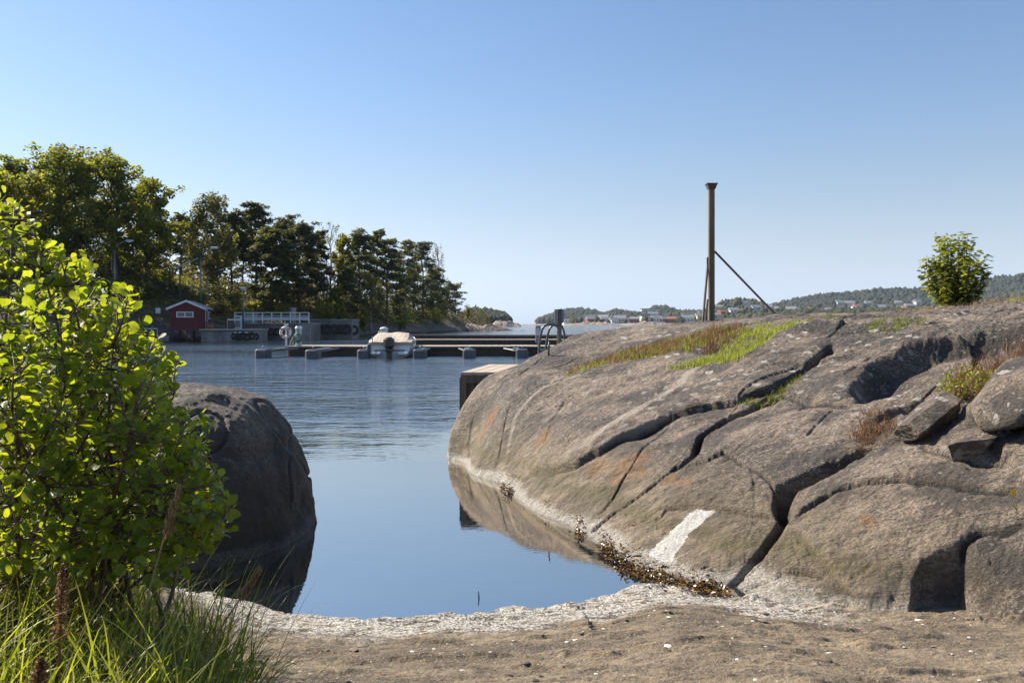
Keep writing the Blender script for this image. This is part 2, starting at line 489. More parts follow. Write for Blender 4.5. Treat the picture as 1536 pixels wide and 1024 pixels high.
# table of the base form so that marks seen in the photograph can be dropped on it
_gx = np.linspace(-1.6, 8.5, 405); _gy = np.linspace(3.5, 16.0, 501)
_GX, _GY = np.meshgrid(_gx, _gy)
_GZ = base(_GX, _GY)
def lookup(X, Y):
    fx = np.clip((X + 1.6) / 10.1 * 404, 0, 403.99); fy = np.clip((Y - 3.5) / 12.5 * 500, 0, 499.99)
    i = fx.astype(int); j = fy.astype(int); u = fx - i; v = fy - j
    return (_GZ[j, i] * (1 - u) + _GZ[j, i + 1] * u) * (1 - v) + (_GZ[j + 1, i] * (1 - u) + _GZ[j + 1, i + 1] * u) * v
def hit(px, py, ymin=3.9):
    ys = np.arange(ymin, 15.5, 0.01)
    X = (px - 768.0) / F * ys; z = H - (py - HY) / F * ys
    g = lookup(X, ys)
    w = np.where(z <= g)[0]
    i = w[0] if len(w) else int(np.argmin(z - g))
    return np.array([X[i], ys[i], g[i]])
def trace(pts): return np.array([hit(*p) if p[0] > 50 else np.array([p[0], p[1], 0.0]) for p in pts])
def densify(pl, step=0.06, jit=0.012, seed=0):
    r = np.random.RandomState(seed); out = [pl[0]]
    for a, b in zip(pl[:-1], pl[1:]):
        n = max(1, int(np.linalg.norm((b - a)[:2]) / step))
        for i in range(1, n + 1):
            q = a + (b - a) * i / n
            out.append(q + np.array([*(r.normal(size=2) * jit), 0]))
    return np.array(out)

# each: points, depth, half width, step (+ = side to the left of the direction of travel is higher), decay of the step
FAULTS = [
 ([(732,724),(770,712),(800,705),(830,701),(860,692),(900,672),(940,651),(985,632),(1020,620)], .09, .030, .13, .45),
 ([(930,655),(1000,625),(1050,610),(1100,597),(1150,579),(1178,566)], .12, .026, .12, .4),
 ([(705,703),(704,660),(711,625),(725,600),(745,583),(775,565),(810,543),(850,522),(915,502),(980,491)], .055, .022, -.02, .3),
 ([(735,717),(748,680),(756,640),(762,612),(780,590),(820,573),(870,566)], .022, .012, .01, .2),
 ([(796,702),(815,670),(828,632),(850,600),(885,577)], .016, .010, .006, .2),
 ([(885,785),(918,745),(945,702),(962,672),(1000,640),(1010,628)], .022, .012, .02, .2),
 ([(882,801),(905,780),(955,743),(985,722),(1008,705),(1020,690)], .05, .018, .03, .25),
 ([(915,788),(964,782),(990,770),(1044,765),(1100,769),(1176,768)], .06, .013, .03, .25),
 ([(1015,702),(1040,678),(1052,650),(1085,622),(1130,600),(1175,582)], .16, .034, .05, .35),
 ([(1015,700),(1060,690),(1085,678),(1110,690),(1150,715),(1172,735)], .045, .016, .045, .25),
 ([(1076,886),(1108,852),(1138,818),(1165,785),(1178,765)], .22, .030, .03, .3),
 ([(1178,768),(1172,748),(1178,726),(1205,712),(1240,696),(1275,680),(1300,668)], .30, .050, .06, .35),
 ([(1183,776),(1208,758),(1240,740),(1270,728),(1310,717),(1350,713),(1400,717),(1450,722),(1545,727)], .07, .018, .07, .3),
 ([(1085,890),(1130,862),(1170,846),(1210,841),(1248,847)], .045, .013, .03, .25),
 ([(1187,780),(1225,822),(1252,848),(1284,892),(1315,925)], .03, .02, .10, .5),
 ([(1436,812),(1444,797),(1470,787),(1500,780),(1545,768)], .09, .03, .03, .3),
 ([(1169,577),(1190,588),(1212,600),(1244,605),(1290,607)], .07, .024, .07, .4),
 ([(1168,572),(1200,550),(1230,532),(1252,516)], .20, .045, .02, .3),
 ([(1130,598),(1180,568)], .10, .03, .0, .3),
 ([(1286,606),(1290,575),(1304,552),(1335,530),(1372,516),(4.30,8.42),(4.75,8.36),(5.25,8.10),(5.9,7.9),(6.6,8.0)], .0, .03, 9.30, .85),
 ([(860,549),(930,530),(1000,513),(1060,498)], .02, .03, .04, .5),
 ([(1000,556),(1075,548),(1120,530),(1165,500),(1215,484)], .06, .05, -.07, .5),
 ([(1260,497),(1330,492),(1380,488),(1430,478)], .05, .02, .03, .3),
 ([(1340,655),(1370,652),(1420,640),(1460,612),(1510,580),(1560,560)], .10, .04, -.12, .5),
 ([(1270,678),(1310,662),(1345,660),(1400,676),(1470,690),(1545,683)], .10, .03, .02, .35),
 ([(1440,668),(1480,652),(1545,655)], .06, .02, .08, .3),
 ([(1330,800),(1350,835),(1368,860)], .012, .01, .0, .2),
 ([(1185,790),(1200,830),(1196,860)], .008, .008, .0, .2),
 ([(770,690),(830,672),(880,665),(905,655)], .010, .012, .02, .2),
 ([(930,620),(980,600),(1040,575),(1120,560),(1200,530)], .012, .014, .02, .25),
 ([(1060,700),(1120,650),(1200,640),(1300,620)], .006, .010, .01, .2),
 ([(1100,745),(1130,735),(1172,742)], .02, .012, .0, .2),
 ([(800,560),(860,545),(870,540)], .03, .014, .0, .2),
 ([(1225,700),(1300,650)], .01, .01, .0, .1),
]
_hr = random.Random(9)
for _i in range(34):      # hairline joints running with the grain of the rock
    _x = _hr.uniform(720, 1500); _y = _hr.uniform(max(540, 760 - (_x - 720) * .5), min(880, 700 + (_x - 720) * .5)); _l = _hr.uniform(30, 110); _a = math.radians(_hr.gauss(38, 12))
    FAULTS.append(([(_x, _y), (_x + _l * .5 * math.cos(_a), _y - _l * .5 * math.sin(_a) + _hr.uniform(-6, 6)), (_x + _l * math.cos(_a), _y - _l * math.sin(_a))], _hr.uniform(.006, .016), _hr.uniform(.007, .012), _hr.uniform(-.02, .03), _hr.uniform(.1, .3)))
POCKET = [(1364,985),(1367,925),(1370,885),(1374,862),(1390,838),(1412,820),(1436,806),(1452,796)]
VEINS = [([(745,716),(757,690),(765,655),(772,625),(795,592),(830,574),(868,566)], .035),
         ([(850,683),(895,655),(955,620),(1000,585),(1035,560),(1060,545)], .09),
         ([(735,722),(752,690)], .04), ([(1000,625),(960,640),(900,668)], .05)]
ORANGE = [(815,660,14),(896,693,18),(935,700,20),(950,690,16),(962,683,12),(925,715,14),(1005,722,14),(1030,728,12),(1015,722,10),(960,705,12),(730,635,14),(738,625,10),(1300,775,10)]
GLARE_STRIP = [(1046,768),(1072,770),(1030,800),(1003,842),(968,836),(1010,795)]

def rock_heights(X, Y):
    """returns height and the painted masks for plan positions"""
    Z = base(X, Y)
    at = dict(soil=np.zeros(X.shape), vein=np.zeros(X.shape), orange=np.zeros(X.shape), wet_glare=np.zeros(X.shape))
    # warp so that the fractures wander
    wx = X + 0.024 * fbm(X * 3.5, Y * 3.5, 3.0, 2); wy = Y + 0.024 * fbm(X * 3.5, Y * 3.5, 13.0, 2)
    pass
    wx = wx + 0.003 * perlin(X * 15, Y * 15, 21.0); wy = wy + 0.003 * perlin(X * 15, Y * 15, 28.0)
    dz = np.zeros(X.shape)
    for k, (pts, dep, wd, step, dec) in enumerate(FAULTS):
        if wd < .035: wd *= .62; dep *= .8
        if 0 < step < .2: step *= .5
        pl = trace(pts)
        lo = pl[:, :2].min(0) - 1.6; hi = pl[:, :2].max(0) + 1.6
        m = (wx > lo[0]) & (wx < hi[0]) & (wy > lo[1]) & (wy < hi[1])
        x, y = wx[m], wy[m]
        d, sg, tt = seg_dist(x, y, pl)
        ends = sstep(0, .12, tt) * sstep(0, .12, 1 - tt)
        wvar = 1 + 0.45 * perlin(x * 3.1, y * 3.1, k * 1.7) * 1.6
        w = wd * np.clip(wvar, .4, 1.9)
        g = np.exp(-np.clip(d / w, 0, 9) ** 3.0)
        dd = -dep * g * (0.25 + 0.75 * ends) * np.clip(0.9 + 0.8 * perlin(x * 2.3, y * 2.3, k * 3.3 + 1), .3, 1.4)
        # rounded shoulders either side of the fracture
        dd -= 0.12 * dep * np.exp(-d / (w * 2.4)) * ends
        if wd > .014: dd -= .035 * np.exp(-d / .11) * ends      # slabs are rounded off towards the joints
        if step > 5:      # undercut wall: only the lower side drops away
            dd -= (step - 9) * (1 - sstep(-.14, .10, sg * d)) * np.exp(-(d / dec) ** 1.6) * ends
        elif step:
            side = np.clip(sg * d / (w * 0.8 + 0.006), -1, 1)
            dd += 0.5 * step * side * np.exp(-(d / dec) ** 1.3) * ends
        dz[m] += dd
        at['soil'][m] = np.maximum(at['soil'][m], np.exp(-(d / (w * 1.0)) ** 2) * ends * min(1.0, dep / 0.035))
    # the big lower slab ends in a sharp wall; the ground right of it lies lower and in its shadow
    pk = trace(POCKET); d, sg, tt = seg_dist(wx, wy, pk)
    dz -= 0.40 * sstep(-.03, .05, -sg * d) * np.exp(-(d / .50) ** 2) * sstep(0, .2, 1 - tt)
    for pts, w in VEINS:
        pl = trace(pts); d, _, _ = seg_dist(wx, wy, pl)
        at['vein'] = np.maximum(at['vein'], np.exp(-(d / w) ** 2))
    for (px, py, r) in ORANGE:
        c = hit(px, py); rr = r / F * c[1] * 1.3
        d = np.hypot(wx - c[0], (wy - c[1]) * 0.55)
        at['orange'] = np.maximum(at['orange'], np.exp(-(d / rr) ** 2))
    ws = trace(GLARE_STRIP); d, _, _ = seg_dist(wx, wy, ws, True)
    at['wet_glare'] = sstep(-0.05, 0.04, np.where(inside(wx, wy, ws), d, -d))
    # weathering: broad undulation, foliation ridges, pitting
    a = math.radians(42); U = X * math.cos(a) + Y * math.sin(a); V = -X * math.sin(a) + Y * math.cos(a)
    # fine joint network: the slabs break into slightly tilted facets
    fr = np.random.RandomState(44); nc = 130
    cu = fr.uniform(-2, 16, nc); cvv = fr.uniform(-4, 12, nc); gu = fr.normal(size=nc) * .045; gv = fr.normal(size=nc) * .075
    uu = U + .10 * fbm(X * 1.6, Y * 1.6, 31., 3); vv_ = V + .10 * fbm(X * 1.6, Y * 1.6, 37., 3)
    d1 = np.full(X.shape, 1e9); d2 = np.full(X.shape, 1e9); pl_ = np.zeros(X.shape)
    for i in range(nc):
        du = uu - cu[i]; dv = vv_ - cvv[i]; dd = np.sqrt((du * .55) ** 2 + dv ** 2)
        m = dd < d1
        d2 = np.where(m, d1, np.minimum(d2, dd)); pl_ = np.where(m, gu[i] * du + gv[i] * dv, pl_); d1 = np.where(m, dd, d1)
    edge = np.exp(-((d2 - d1) / .022) ** 2); on = sstep(-.15, .15, fbm(X * .7, Y * .7, 50., 2))
    rt = .12 + .88 * sstep(1.6, 3.2, X + (7 - Y) * .1)
    dz += rt * (pl_ * sstep(0, .02, d2 - d1) * .55 - .020 * edge * on)
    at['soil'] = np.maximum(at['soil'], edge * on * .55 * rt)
    rough = 0.9 + 0.8 * sstep(2.2, 5.0, X)
    dz += 0.085 * fbm(X * 0.9, Y * 0.9, 0.3, 2)
    dz += 0.040 * fbm(U * 0.9, V * 2.6, 2.0, 3)
    dz += 0.016 * rough * fbm(U * 3.0, V * 11.0, 4.0, 4)
    dz += 0.012 * rough * np.minimum(0, ridged(U * 1.7, V * 7.0, 9.0, 3) - 0.4) 
    dz += 0.011 * rough * fbm(X * 22, Y * 22, 1.0, 3) + 0.005 * fbm(X * 50, Y * 50, 6.0, 2)
    return Z + dz, at

def polar_grid(az0, az1, daz, r0, r1, k):
    az = np.arange(az0, az1 + daz, daz)      # coarser outside the photograph's own field
    az = np.radians(np.concatenate([np.arange(-62, az[0] - .1, .3) if az0 < -30 else [], az, np.arange(az[-1] + .3, 62, .3)]))
    n = int(math.log(r1 / r0) / math.log(1 + k)) + 1
    r = r0 * (1 + k) ** np.arange(n)
    A, R = np.meshgrid(az, r)
    return np.sin(A) * R / np.cos(A) * 1.0, R, A.shape       # rows of equal depth Y

def grid_faces(ny, nx, keep=None):
    i = np.arange(ny * nx).reshape(ny, nx)
    f = np.stack([i[:-1, :-1], i[:-1, 1:], i[1:, 1:], i[1:, :-1]], -1).reshape(-1, 4)
    if keep is not None:
        k = keep[:-1, :-1] | keep[:-1, 1:] | keep[1:, 1:] | keep[1:, :-1]
        f = f[k.ravel()]
    return f

def compact(v, f, attrs=None):
    used = np.zeros(len(v), bool); used[f.ravel()] = True
    idx = np.cumsum(used) - 1
    return v[used], idx[f], ({k: a.ravel()[used] for k, a in attrs.items()} if attrs else None)

def build_rock():
    X, Y, sh = polar_grid(-6.5, 35, 0.06, 3.7, 24.0, 0.0021)
    Z, at = rock_heights(X, Y)
    at['tidal'] = sstep(3.0, 1.6, X) * np.ones(X.shape)
    keep = Z > -0.35
    f = grid_faces(sh[0], sh[1], keep)
    v = np.stack([X, Y, Z], -1).reshape(-1, 3)
    v, f, at = compact(v, f, at)
    me = new_mesh("rock_outcrop", v, f, M_ROCK)
    for k, a in at.items(): vattr(me, k, a)
    o = link("rock_outcrop", me); tag(o, kind='structure')
    return o
build_rock()

# ------------------------------------------------------------------ left boulder
def build_left_boulder():
    nu, nv = 520, 260
    u = np.linspace(0, 2 * np.pi, nu, endpoint=False); v = np.linspace(-0.35, np.pi / 2, nv)
    U, V = np.meshgrid(u, v)
    cx, cy, cz = -2.63, 6.75, 0.0
    def sp(c, e): return np.sign(c) * np.abs(c) ** e
    rx, ry, rz = 1.0, 1.15, 1.19
    x = rx * sp(np.cos(V), .92) * sp(np.cos(U), .85); y = ry * sp(np.cos(V), .75) * sp(np.sin(U), .85); z = rz * sp(np.sin(V), .95)
    # longer to the left, leaning a little
    x = np.where(x < 0, x * 2.6, x)
    n = fbm(x * 1.1 + 4, y * 1.1, z * 1.1, 3) * 0.10 + fbm(x * 4, y * 4, z * 5, 4) * 0.024 - 0.03 * np.exp(-(perlin(x * 1.7 + 7, y * 1.7, z * 2.2) / .03) ** 2) * sstep(.1, .4, z) + fbm(x * 18, y * 18, z * 18, 3) * 0.007
    # a fold running down the face that looks at the camera
    fold = -0.16 * np.exp(-((x + 0.1 + 0.25 * z) / 0.16) ** 2) * sstep(-.2, -.5, y) * sstep(1.0, .6, z)
    lip = -0.02 * np.exp(-((z - 0.86 + 0.2 * x) / 0.03) ** 2) * sstep(-.3, 0, x)
    r = np.sqrt(x * x + y * y + z * z) + 1e-6
    s = (n + fold + lip) 
    X = cx + x * (1 + s / r); Yv = cy + y * (1 + s / r); Z = cz + z * (1 + s / r) 
    vv = np.stack([X, Yv, Z], -1).reshape(-1, 3)
    i = np.arange(nv * nu).reshape(nv, nu); j = np.roll(i, -1, axis=1)
    f = np.stack([i[:-1], j[:-1], j[1:], i[1:]], -1).reshape(-1, 4)
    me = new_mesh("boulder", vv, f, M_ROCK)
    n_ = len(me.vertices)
    vattr(me, 'soil', np.zeros(n_)); vattr(me, 'tidal', np.full(n_, 0.25)); vattr(me, 'vein', np.zeros(n_)); vattr(me, 'orange', np.zeros(n_)); vattr(me, 'wet_glare', np.zeros(n_)); vattr(me, 'dark', np.ones(n_))
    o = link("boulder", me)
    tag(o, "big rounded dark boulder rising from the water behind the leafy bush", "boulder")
build_left_boulder()

# ------------------------------------------------------------------ sand and mud
def shore_y(X):
    return np.interp(X, [-6, -1.9, -1.35, -0.8, -0.3, 0.15, 0.5, 0.8, 1.05, 1.3, 1.7, 2.5, 6], [5.6, 5.3, 4.9, 4.82, 4.90, 4.98, 5.12, 5.42, 5.42, 5.2, 5.1, 5.12, 5.2])
def sand_height(X, Y):
    d = shore_y(X) - Y
    z = np.where(d > 0, 0.165 * d, 0.30 * d)
    z = z - 0.02 * np.exp(-((d - .55) / .25) ** 2) * (X > .4)
    z = z + 0.30 * sstep(-1.2, -2.3, X) * sstep(5.2, 4.2, Y)
    lump = sstep(-.15, .12, d)
    z = z + lump * (0.012 * fbm(X * 2.2, Y * 5, 1, 3) + 0.010 * fbm(X * 9, Y * 16, 2, 4) + 0.0045 * fbm(X * 36, Y * 48, 3, 3))
    r = ridged(X * 3.0, Y * 9.0, 5.0, 4)
    clod = np.clip(fbm(X * 3.5, Y * 7, 7, 4) - 0.18, 0, 1)
    near_water = np.exp(-((d - 0.12) / 0.28) ** 2)
    z = z + lump * clod * (0.032 + 0.045 * near_water) + lump * near_water * 0.012 * np.clip(ridged(X * 9, Y * 13, 3.0, 3) - .3, -.6, .9) + lump * 0.004 * r
    # trodden rough strip at the foot of the rock
    z = z + 0.035 * np.exp(-((Y - 4.62 + .03 * X) / .10) ** 2) * sstep(2.0, 2.6, X) * (0.6 + 1.2 * np.abs(fbm(X * 14, Y * 18, 4, 3)))
    # dark gouges
    z = z - lump * 0.020 * sstep(0.40, 0.70, ridged(X * 1.3 + 3, Y * 4.6, 2.0, 3) * 0.5 + 0.45 * fbm(X * 3, Y * 9, 9, 2) + .2)
    return z
def sand_material():
    m, t = newmat("sand_mud")
    v = t.wpos(); d = t.attr('shore')
    st = t.map(scale=(1, 2.2, 1), src=v)
    n1 = t.noise(1.7, 5, 0.6, st); n2 = t.noise(11, 6, 0.7, st); n3 = t.noise(75, 4, 0.7, v); n4 = t.noise(260, 2, 0.6, v)
    c = t.mix(t.ramp(n1, 0.36, 0.62), (0.14, 0.10, 0.063), (0.35, 0.262, 0.168))
    c = t.mix(t.ramp(n2, 0.42, 0.56), t.mix(0.6, c, (0.06, 0.045, 0.03)), c)
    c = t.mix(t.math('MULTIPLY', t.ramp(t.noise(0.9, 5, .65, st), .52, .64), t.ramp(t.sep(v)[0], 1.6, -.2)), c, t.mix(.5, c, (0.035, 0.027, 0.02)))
    c = t.mix(t.ramp(n3, 0.45, 0.7, 0, .7), c, (0.40, 0.33, 0.24))
    dry = t.math('MULTIPLY', t.ramp(t.sep(v)[0], 1.2, 3.2), t.ramp(t.sep(v)[1], 4.3, 3.5))
    c = t.mix(t.math('MULTIPLY', dry, .55), c, (0.42, 0.33, 0.22))
    # shell grit
    vo = t.n('ShaderNodeTexVoronoi'); vo.inputs['Scale'].default_value = 55; t.l(v, vo.inputs['Vector'])
    sp = t.math('MULTIPLY', t.ramp(vo.outputs['Distance'], 0.22, 0.14), t.ramp(t.sep(vo.outputs['Color'])[0], 0.86, 0.90))
    c = t.mix(sp, c, (0.68, 0.64, 0.56))
    # pale band along the water's edge
    dd = t.math('ADD', d, t.math('MULTIPLY', t.math('SUBTRACT', t.noise(2.6, 5, 0.7, st), 0.5), 0.55))
    pale = t.math('MULTIPLY', t.ramp(dd, 0.70, 0.42), t.ramp(dd, -0.25, -0.08))
    pale = t.math('MULTIPLY', pale, t.ramp(n2, 0.40, 0.50, 0.0, 1.0))
    pale = t.math('MULTIPLY', pale, t.ramp(n3, 0.42, 0.52, 0.15, 1.0))
    pale = t.math('MULTIPLY', pale, t.ramp(t.sep(v)[0], 2.1, 1.5))
    c = t.mix(t.math('MULTIPLY', pale, 0.85), c, t.mix(t.ramp(n3, 0.4, 0.6), (0.45, 0.41, 0.35), (0.9, 0.87, 0.8)))
    c = t.mix(t.ramp(d, 0.0, -0.12, 0, 0.9), c, (0.05, 0.04, 0.025))
    ro = t.math('SUBTRACT', 0.85, t.math('MULTIPLY', pale, 0.45))
    p = t.princ(c, ro); p.inputs['Specular IOR Level'].default_value = 0.6
    h = t.math('ADD', t.math('MULTIPLY', n2, 1.0), t.math('ADD', t.math('MULTIPLY', n3, 0.45), t.math('MULTIPLY', n4, 0.12)))
    t.l(t.bump(h, 1.0, 0.042), p.inputs['Normal'])
    t.done(p.outputs[0]); return m
def build_sand():
    X, Y, sh = polar_grid(-34, 34, 0.08, 2.2, 7.2, 0.0024)
    Z = sand_height(X, Y)
    d = shore_y(X) - Y
    f = grid_faces(sh[0], sh[1], Z > -0.3)
    v, f, at = compact(np.stack([X, Y, Z], -1).reshape(-1, 3), f, {'shore': d})
    me = new_mesh("sandy_shore", v, f, sand_material())
    vattr(me, 'shore', at['shore'])
    tag(link("sandy_shore", me), kind='structure')
    # the ground carries on behind the camera and to both sides
    xs = np.linspace(-40, 40, 161); ys = np.linspace(-25, 2.205, 81)
    A, B = np.meshgrid(xs, ys)
    Zb = 0.165 * (shore_y(A) - np.minimum(B, 3)) * 0 + sand_height(A, np.full(B.shape, 2.2)) + (2.2 - B) * 0.04
    me = new_mesh("beach", np.stack([A, B, Zb], -1).reshape(-1, 3), grid_faces(81, 161), sand_material())
    vattr(me, 'shore', np.full(len(me.vertices), 3.0))
    tag(link("beach", me), kind='structure')
build_sand()
def pebbles():
    rng = np.random.RandomState(12); n = 2600
    X = rng.uniform(-1.6, 4.2, n); Y = 2.4 + 2.9 * rng.uniform(0, 1, n) ** .8
    z = sand_height(X, Y); ok = z > .01; X, Y, z = X[ok], Y[ok], z[ok]; n = len(X)
    r = rng.uniform(.003, .009, n) * np.where(rng.uniform(size=n) < .06, 2.2, 1)
    b = np.array([(0, 0, 1), (1, 0, 0), (0, 1, 0), (-1, 0, 0), (0, -1, 0), (.7, .7, .5), (-.7, .7, .5), (-.7, -.7, .5), (.7, -.7, .5)], float)
    f = np.array([(0, 8, 5), (0, 5, 6), (0, 6, 7), (0, 7, 8), (1, 5, 8), (2, 6, 5), (3, 7, 6), (4, 8, 7)])
    V = b[None] * rng.uniform(.6, 1.3, (n, 9, 3)) * r[:, None, None] * np.array([1.3, 1, .6]) + np.stack([X, Y, z - .001], 1)[:, None]
    m, t = newmat("pebble"); rr_ = t.n('ShaderNodeNewGeometry').outputs['Random Per Island']
    t.done(t.princ(t.mix(t.ramp(rr_, .88, .93), t.mix(rr_, (0.05, 0.04, 0.03), (0.26, 0.20, 0.14)), (0.66, 0.62, 0.55)), .7).outputs[0])
    tag(link("pebbles", new_mesh("pebbles", V.reshape(-1, 3), (f[None] + (np.arange(n) * 9)[:, None, None]).reshape(-1, 3), m, smooth=False)), "small stones and shell bits strewn over the sand", "pebbles", kind='stuff')
pebbles()

# ------------------------------------------------------------------ water
def water_material():
    m, t = newmat("sea_water")
    v = t.wpos(); s = t.sep(v)
    far = t.math('MULTIPLY', t.ramp(t.math('ADD', s[1], t.math('MULTIPLY', t.math('SUBTRACT', t.noise(0.25, 3, 0.5, v), 0.5), 12.0)), 6.5, 27.0), t.ramp(s[1], 7.0, 15.0, 0.15, 1.0))
    w1 = t.noise(1.0, 3, 0.5, t.map(scale=(0.9, 2.0, 1), rot=(0, 0, 0.12), src=v), 0.3)
    w2 = t.noise(4.2, 3, 0.55, t.map(scale=(0.8, 1.8, 1), rot=(0, 0, -0.2), src=v), 0.4)
    w3 = t.noise(0.22, 3, 0.5, t.map(scale=(0.6, 2.0, 1), src=v))
    calm = t.noise(14, 2, 0.5, t.map(scale=(0.6, 1.6, 1), src=v))
    patch = t.ramp(t.noise(0.07, 4, 0.6, t.map(scale=(0.35, 1.6, 1), src=v)), 0.35, 0.62, 0.45, 1.15)
    h = t.math('ADD', t.math('MULTIPLY', w1, 0.42), t.math('MULTIPLY', w2, 0.18))
    h = t.math('MULTIPLY', t.math('MULTIPLY', h, far), patch)
    h = t.math('ADD', h, t.math('MULTIPLY', calm, 0.0010))
    h = t.math('ADD', h, t.math('MULTIPLY', t.noise(1.3, 2, 0.5, t.map(scale=(0.5, 1.4, 1), src=v)), 0.0045))
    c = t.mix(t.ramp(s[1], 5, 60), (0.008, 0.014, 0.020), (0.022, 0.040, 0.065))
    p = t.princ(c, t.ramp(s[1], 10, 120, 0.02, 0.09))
    p.inputs['IOR'].default_value = 4.6
    p.inputs['Specular Tint'].default_value = (1.0, 0.93, 0.84, 1)
    p.inputs['Specular IOR Level'].default_value = 0.9
    t.l(t.bump(h, 1.0, 0.33), p.inputs['Normal'])
    t.done(p.outputs[0]); return m
def build_water():
    ys = [-30, 0, 3, 6, 9, 12, 18, 26, 40, 60, 100, 200, 500, 1200, 3000, 9000]
    xs = [-9000, -2500, -700, -200, -60, -20, -5, 0, 5, 20, 60, 200, 700, 2500, 9000]
    A, B = np.meshgrid(xs, ys)
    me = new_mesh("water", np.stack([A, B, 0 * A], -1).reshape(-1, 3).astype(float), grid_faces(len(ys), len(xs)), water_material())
    tag(link("water", me), kind='structure')
build_water()
# ------------------------------------------------------------------ wooded headland on the left
def islet_shore(px): return np.interp(px, [-500, 0, 200, 300, 470, 540, 640, 700, 745, 800], [58, 70, 78, 84, 93, 106, 150, 185, 204, 215])
def islet_h(px): return np.interp(px, [-500, 0, 150, 250, 330, 400, 500, 600, 660, 700, 730, 748, 800], [11, 10, 8.6, 7.4, 6.2, 5.2, 4.6, 4.2, 4.0, 3.6, 2.2, 0.6, -2])
def islet_z(px, Y):
    X = (px - 768) / F * Y
    t = (Y - islet_shore(px)) / np.interp(px, [0, 300, 600, 740], [26, 24, 30, 30])
    z = islet_h(px) * (1 - (1 - np.clip(t, 0, 1)) ** 1.7) + np.where(t < 0, t * 6, 0)
    z = z - 3.0 * sstep(1.6, 4.0, t)
    lump = sstep(-0.02, .12, t)
    z = z + lump * (0.75 * fbm(X * .11, Y * .11, 4, 4) + 0.35 * np.abs(fbm(X * .3, Y * .3, 2, 4)))
    # smooth bare ledges by the water
    return z
def islet_material():
    m, t = newmat("headland_ground"); v = t.wpos()
    n = t.noise(0.22, 5, 0.6, v); n2 = t.noise(1.5, 5, 0.7, v)
    rock = t.mix(t.ramp(n2, 0.35, 0.65), (0.10, 0.08, 0.065), (0.30, 0.25, 0.20))
    grass = t.mix(t.ramp(n2, 0.38, 0.62), (0.055, 0.05, 0.015), (0.20, 0.15, 0.05))
    grass = t.mix(t.ramp(n, 0.5, 0.6), grass, (0.10, 0.11, 0.025))
    z = t.sep(v)[2]
    c = t.mix(t.ramp(t.math('ADD', z, t.math('MULTIPLY', n, 3.5)), 2.3, 4.2), rock, grass)
    c = t.mix(t.ramp(z, 0.55, 0.2), c, (0.035, 0.03, 0.025))
    p = t.princ(c, 0.85)
    t.l(t.bump(t.math('ADD', n2, t.noise(6, 4, 0.7, v)), 1.0, 0.5), p.inputs['Normal'])
    t.done(p.outputs[0]); return m
def build_islet():
    px = np.arange(-420, 790, 2.5); Y = np.concatenate([np.arange(55, 160, 0.7), np.arange(160, 330, 2.0)])
    A, B = np.meshgrid(px, Y)
    Z = islet_z(A, B); X = (A - 768) / F * B
    f = grid_faces(len(Y), len(px), Z > -1)
    v, f, _ = compact(np.stack([X, B, Z], -1).reshape(-1, 3), f)
    tag(link("headland", new_mesh("headland", v, f, islet_material())), kind='structure')
build_islet()
def ground_at(px, Y):
    return float(islet_z(np.array([float(px)]), np.array([float(Y)]))[0])

# ------------------------------------------------------------------ trees
def leaf_mat(name, a, b, trans=0.5, dark=None, rough=0.55):
    m, t = newmat(name)
    g = t.n('ShaderNodeNewGeometry'); r = g.outputs['Random Per Island']
    n = t.noise(0.45, 3, 0.6, t.wpos())
    c = t.mix(r, a, b)
    c = t.mix(t.ramp(n, 0.35, 0.65), t.mix(0.5, c, tuple(x * 0.45 for x in a)), c)
    p = t.princ(c, rough); p.inputs['Specular IOR Level'].default_value = 0.25
    tr = t.n('ShaderNodeBsdfTranslucent')
    t.l(t.mix(1.0, c, (1.9, 2.0, 0.85), 'MULTIPLY'), tr.inputs[0])
    mx = t.n('ShaderNodeMixShader'); mx.inputs[0].default_value = trans
    t.l(p.outputs[0], mx.inputs[1]); t.l(tr.outputs[0], mx.inputs[2])
    t.done(mx.outputs[0]); return m
M_BARK = simple("bark", (0.13, 0.10, 0.08), (0.05, 0.04, 0.035), 0.9, 1.2, 0.5, bdist=0.05, streak=(1, 1, 0.25))
M_PBARK = simple("pine_bark", (0.20, 0.115, 0.07), (0.07, 0.045, 0.035), 0.9, 1.0, 0.5, bdist=0.05, streak=(1, 1, 0.3))
M_BBARK = simple("birch_bark", (0.46, 0.44, 0.40), (0.10, 0.09, 0.08), 0.8, 1.6, 0.3, streak=(1, 1, 3))
M_OAK = leaf_mat("oak_leaves", (0.11, 0.12, 0.022), (0.28, 0.26, 0.05), 0.58)
M_PINE = leaf_mat("pine_needles", (0.065, 0.075, 0.036), (0.16, 0.155, 0.065), 0.38)
M_PINE2 = leaf_mat("warm_pine_needles", (0.065, 0.064, 0.034), (0.14, 0.12, 0.06), 0.3)
M_BIRCH = leaf_mat("birch_leaves", (0.12, 0.12, 0.04), (0.23, 0.19, 0.07), 0.45)
M_YEL = leaf_mat("yellowing_leaves", (0.12, 0.14, 0.02), (0.24, 0.19, 0.03), 0.5)
M_SHRUB = leaf_mat("shrub_leaves", (0.07, 0.085, 0.016), (0.15, 0.15, 0.03), 0.45)

